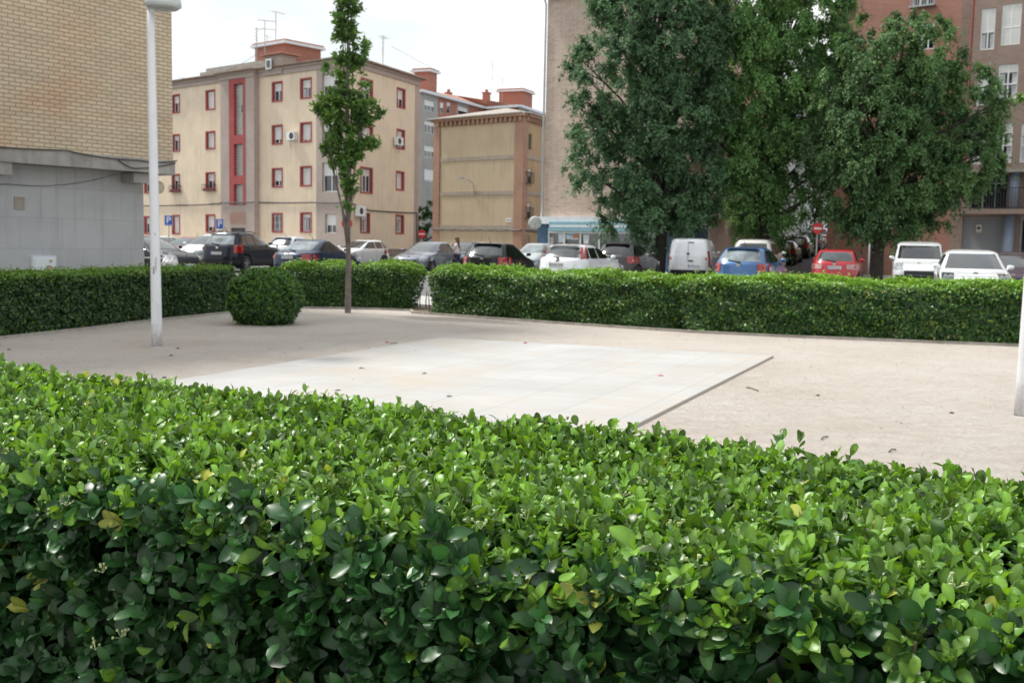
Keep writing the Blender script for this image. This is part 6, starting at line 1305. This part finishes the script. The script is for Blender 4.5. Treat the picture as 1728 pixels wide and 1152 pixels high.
# rail and white bags at left
p = at(262, 440, 37); r = thing('barrier_rail', 'low metal rail at far left behind the hedge', 'railing', (p.x, p.y, 0)); b = MB(); b.tube([(-1.6, 0, .72), (.65, 0, .72)], .022, 8); b.build('rail', M['galv'], r); b = MB()
for x in (-1.6, -.5, .63):
    b = MB(); b.tube([(x, 0, 0), (x, 0, .74)], .025, 8); b.build('post', M['galv'], r)
def bag():
    p = at(286, 446, 36.6); r = thing('white_bags', 'bulging white plastic bags with a loop handle beside the black car at far left', 'bag', (p.x, p.y, 0))
    for (x, z, sx, sz_, sd_) in ((-.10, .40, .17, .38, 1), (.14, .38, .16, .40, 2)):
        bm = bmesh.new(); bmesh.ops.create_icosphere(bm, subdivisions=4, radius=1)
        for v in bm.verts:
            c = v.co.copy(); k = 1+.10*math.sin(c.x*6+sd_)*math.sin(c.z*5+sd_*2)+.05*math.sin(c.y*13+c.z*9); pin = max(0, c.z-.55)*1.3; v.co = Vector((c.x*sx*k*(1-pin*.7)+x, c.y*.24*k*(1-pin*.7), max(.01, z+c.z*sz_*k)))
        me = bpy.data.meshes.new('bag'); bm.to_mesh(me); bm.free(); me.polygons.foreach_set('use_smooth', [True]*len(me.polygons)); me.materials.append(M['bag_white']); o = bpy.data.objects.new('bag', me); COL.objects.link(o); o.parent = r
    b = MB(); b.tube([(.04+.12*math.cos(t), 0, .76+.12*math.sin(t)) for t in np.linspace(0, math.pi, 12)], .016, 6); b.build('loop_handle', M['galv'], r, smooth=True)
    b = MB(); b.tube([(-.18, 0, .68), (-.28, 0, .98)], [.018, .012], 8); b.build('stick', M['bag_white'], r, smooth=True)
mat('bag_white', (.68, .66, .66), .55, vary=.1, bump=.3, bscale=7); bag()

# ------------------------------------------------------------------ the woman among the cars
def person():
    c = X_at(772, 50.5); root = thing('person', 'woman with long brown hair and white top, standing between the parked cars', 'person', (c, 50.5, 0), R_(55))
    mat('skin', (.50, .30, .22), .55, vary=.06); mat('hair', (.13, .065, .035), .55, vary=.3, scale=20); mat('white_top', (.74, .73, .71), .85, vary=.06, bump=.3, bscale=14); mat('jeans', (.05, .07, .13), .85, vary=.2, scale=12); mat('shoe', (.35, .33, .31), .7)
    def skin(name, J, E, m, sub=2):
        me = bpy.data.meshes.new(name); me.from_pydata([j[:3] for j in J], E, []); o = bpy.data.objects.new(name, me); COL.objects.link(o)
        md = o.modifiers.new('s', 'SKIN'); 
        if not me.skin_vertices: me.skin_vertices.new()
        for i, j in enumerate(J): me.skin_vertices[0].data[i].radius = (j[3], j[4] if len(j) > 4 else j[3]); me.skin_vertices[0].data[i].use_root = (i == 0)
        s = o.modifiers.new('u', 'SUBSURF'); s.levels = s.render_levels = sub
        dg = bpy.context.evaluated_depsgraph_get(); dg.update(); m2 = bpy.data.meshes.new_from_object(o.evaluated_get(dg)); o.modifiers.clear(); o.data = m2; bpy.data.meshes.remove(me); m2.name = name
        m2.materials.clear(); m2.materials.append(m); m2.polygons.foreach_set('use_smooth', [True]*len(m2.polygons)); o.parent = root; return o
    s = .97
    J = [(0, 0, .93, .14, .10), (0, 0, 1.06, .115, .085), (0, .01, 1.22, .13, .09), (0, .01, 1.36, .10, .075), (0, .02, 1.43, .05), (0, .035, 1.50, .055), (0, .045, 1.57, .078, .088), (0, .04, 1.64, .06, .07)]
    E = [(0, 1), (1, 2), (2, 3), (3, 4), (4, 5), (5, 6), (6, 7)]
    for sg in (1, -1):
        i = len(J); J += [(sg*.09, 0, .86, .085), (sg*.10, .01, .66, .07), (sg*.10, .02, .47, .052), (sg*.10, 0, .28, .048), (sg*.10, -.02, .09, .032), (sg*.105, .07, .04, .035)]
        E += [(0, i)]+[(i+k, i+k+1) for k in range(5)]
        i = len(J); J += [(sg*.165, 0, 1.36, .048), (sg*.21, -.01, 1.22, .04), (sg*.235, 0, 1.08, .034), (sg*.235, .06, .97, .028), (sg*.23, .11, .87, .022), (sg*.23, .13, .82, .026)]
        E += [(3, i)]+[(i+k, i+k+1) for k in range(5)]; h = i+5
        for fi, (dx, ln) in enumerate(((-.018, .065), (-.006, .075), (.006, .07), (.018, .055))):
            k = len(J); J += [(sg*(.23+dx*.3), .14+dx, .80, .009), (sg*(.225+dx*.3), .155+dx, .80-ln, .007)]; E += [(h, k), (k, k+1)]
        k = len(J); J += [(sg*.215, .16, .82, .010), (sg*.205, .175, .785, .008)]; E += [(h, k), (k, k+1)]
    body = skin('body', J, E, M['skin'])
    T_ = [(0, 0, .90, .165, .125), (0, 0, 1.06, .135, .105), (0, .01, 1.22, .15, .11), (0, .01, 1.37, .115, .088)]; Et = [(0, 1), (1, 2), (2, 3)]
    for sg in (1, -1): i = len(T_); T_ += [(sg*.165, 0, 1.36, .063), (sg*.205, -.01, 1.25, .058)]; Et += [(3, i), (i, i+1)]
    skin('top', T_, Et, M['white_top'])
    Jn = [(0, 0, .92, .155, .115)]; Ej = []
    for sg in (1, -1): i = len(Jn); Jn += [(sg*.09, 0, .85, .097), (sg*.10, .01, .66, .083), (sg*.10, .02, .47, .066), (sg*.10, 0, .28, .062), (sg*.10, -.02, .11, .055)]; Ej += [(0, i)]+[(i+k, i+k+1) for k in range(4)]
    skin('jeans', Jn, Ej, M['jeans'])
    for sg in (1, -1): skin('shoe', [(sg*.10, -.04, .05, .05), (sg*.105, .05, .045, .048), (sg*.11, .13, .035, .038)], [(0, 1), (1, 2)], M['shoe'])
    skin('hair', [(0, .01, 1.60, .092, .10), (0, .03, 1.67, .075, .08), (0, -.05, 1.52, .085, .05), (0, -.075, 1.40, .085, .04), (.01, -.08, 1.27, .07, .03), (.01, -.075, 1.17, .04, .02)], [(0, 1), (0, 2), (2, 3), (3, 4), (4, 5)], M['hair'])
    # face
    f = MB()
    for sg in (1, -1): f.lathe((sg*.031, .128, 1.575), [(0, -.004), (.011, 0), (0, .006)], 10, axis='Y')
    f.build('eyes', M['black_plastic'], body); f = MB(); f.tube([(0, .128, 1.575), (0, .152, 1.545), (0, .128, 1.535)], [.007, .012, .006], 8); f.build('nose', M['skin'], body, smooth=True)
    f = MB(); f.box((0, .124, 1.508), (.042, .012, .012)); mat('lips', (.4, .14, .12), .5); f.build('mouth', M['lips'], body); f = MB()
    for sg in (1, -1): f.lathe((sg*.083, .045, 1.56), [(0, -.02), (.016, -.012), (.02, 0), (.014, .014), (0, .02)], 8)
    f.build('ears', M['skin'], body)
    root.scale = (s, s, s)
person()

# ------------------------------------------------------------------ litter, leaves and pebbles on the ground
def bits():
    # fallen leaves collected along the hedge foot
    POS = []
    for line, dens in ((HL, 9), (HM, 22), (HR1, 42), (HR2, 30)):
        P0, _, _, _, Lt = polyline_sampler(line, np.array([0.])); n = int(Lt*dens); u = rng.random(n); c, d, nr, s, _ = polyline_sampler(line, u); o = -rng.exponential(.16, n)+.12
        k = smooth_noise(s*1.3, s*.2, 2.2) > rng.uniform(-1, .8, n); POS.append(np.stack([c[:, 0]+nr[:, 0]*o, c[:, 1]+nr[:, 1]*o, np.full(n, .03)], 1)[k])
    POS = np.concatenate(POS); n = len(POS); pal = np.array([(.30, .22, .10), (.12, .15, .04), (.22, .13, .07), (.45, .40, .25), (.08, .14, .03)]); cl = pal[rng.integers(0, 5, n)]*rng.uniform(.6, 1.3, n)[:, None]
    nr = norm(np.array([0, 0, 1.])+rnd(n)*.35); al = norm(np.cross(nr, rnd(n))); tag(leaf_mesh('fallen_leaves', POS, al, nr, rng.uniform(.03, .06, n), cl, LS, M['litter_leaf'], None, False), 'dry leaves lying along the foot of the hedges', 'leaves', kind='stuff')
    n = 700; X = rng.uniform(-9, 9, n); Y = rng.uniform(3.5, 21, n); POS = np.stack([X, Y, np.full(n, .012)], 1)
    inside = []
    a = np.array([c2.x, c2.y]); e1 = np.array([ux.x, ux.y]); e2 = np.array([dr.x, dr.y]); q = np.stack([X, Y], 1)-a; s1 = q@e1; s2 = q@e2; m_ = (s1 > -.05) & (s1 < wdt.length+.05) & (s2 > 0) & (s2 < LEN)
    POS = POS[(~m_) | (rng.random(n) < .06)]; n = len(POS); q = POS[:, :2]-a; POS[:, 2] = np.where(((q@e1) > -.05) & ((q@e1) < wdt.length+.05) & ((q@e2) > 0), T+.008, .012)
    cl = np.array([(.07, .055, .045), (.14, .11, .09), (.25, .2, .15), (.3, .28, .26)])[rng.integers(0, 4, n)]; nr = norm(np.array([0, 0, 1.])+rnd(n)*.5); al = norm(np.cross(nr, rnd(n)))
    tag(leaf_mesh('ground_debris', POS, al, nr, rng.uniform(.008, .035, n), cl, LS, M['litter_leaf'], None, False), 'scattered dark crumbs, small stones and leaf bits on the sand', 'debris', kind='stuff')
    def crumb(name, label, cat, px, py, m, sx, sy, sz_, rz=0, z=0, group=None):
        p = gnd(px, py, z); b = MB(); bm = bmesh.new(); bmesh.ops.create_icosphere(bm, subdivisions=2, radius=1); rr = random.Random(int(px))
        for v in bm.verts: v.co = Vector((v.co.x*sx*(1+rr.uniform(-.2, .2)), v.co.y*sy*(1+rr.uniform(-.2, .2)), max(-.002, v.co.z*sz_*(1+rr.uniform(-.2, .2)))))
        me = bpy.data.meshes.new(name); bm.to_mesh(me); bm.free(); me.materials.append(M[m]); o = bpy.data.objects.new(name, me); COL.objects.link(o); o.location = p; o.rotation_euler = (0, 0, rz); return tag(o, label, cat, group)
    mat('litter_red', (.42, .02, .05), .6)
    crumb('paper_scrap', 'red scrap on the paving slab near its right side', 'litter', 1115, 634, 'litter_red', .036, .022, .012, z=T, group='red scraps on the slab')
    crumb('paper_scrap', 'tiny red scrap at the far side of the paving slab', 'litter', 886.5, 579, 'litter_red', .03, .025, .02, z=T, group='red scraps on the slab')
    crumb('paper_scrap', 'tiny red scrap on the sand just left of the slab corner', 'litter', 653, 578, 'litter_red', .03, .02, .015, group='red scraps on the slab')
    mat('dead_leaf', (.10, .09, .06), .8)
    for (px, py, l) in ((664, 579, 'curled dark leaf at the left edge of the slab'), (382, 661, 'brown leaf at the near left of the slab, beside the hedge top'), (570, 658.5, 'small brown leaf on the near left part of the slab'), (758, 668.5, 'small brown leaf on the slab above the middle of the near hedge'), (609, 621, 'speck of leaf on the left part of the slab'), (716, 630, 'speck of leaf in the middle left of the slab')):
        crumb('dead_leaf', l, 'leaf', px, py, 'dead_leaf', .028 if px != 664 else .07, .016, .01, .4, z=T+.002)
    for (px, py, l) in ((300, 588, 'dark stone on the sand right of the lamp post base'), (289, 600, 'dark pebble on the sand below the lamp post'), (15, 590, 'dark crumb on the sand at far left'), (277, 637.5, 'pebble on the sand beside the near hedge at left'), (1606, 697, 'dark pebble on the sand at right near the lamp post'), (1380, 667.5, 'pebble in the middle of the sand at right')):
        crumb('pebble', l, 'stone', px, py, 'bark_dark', .025, .02, .014, .4, z=0)
    for (px0, py0, px1, py1, l) in ((1259, 653, 1280, 659, 'thin twig on the sand right of the slab'), (1386, 741, 1397, 736, 'short twig on the sand above the near hedge'), (1500, 762, 1512, 758, 'dark twig on the sand at lower right')):
        a, c = gnd(px0, py0, .008), gnd(px1, py1, .008); b = MB(); m = (a+c)/2+Vector((.0, .02, .006)); b.tube([a-a, m-a, c-a], .005, 5); o = b.build('twig', M['bark_dark'], None); o.location = a; tag(o, l, 'twig')
bits()
# overhead wires behind the roofs
for i, (x0, y0, Z0, x1, y1, Z1) in enumerate(((300, 131, 82, 433, 92, 75), (660, 78, 85, 845, 155, 150), (690, 120, 95, 840, 165, 150))):
    a, c = at(x0, y0, Z0), at(x1, y1, Z1); o = cable([a-a, c-a], None, .012, .6, 'overhead_wire'); o.location = a
    tag(o, ['overhead wire from the cream roof ladder down to the left', 'upper thin overhead wire crossing the sky above the ochre block', 'lower thin overhead wire crossing the sky above the ochre block'][i], 'wire')
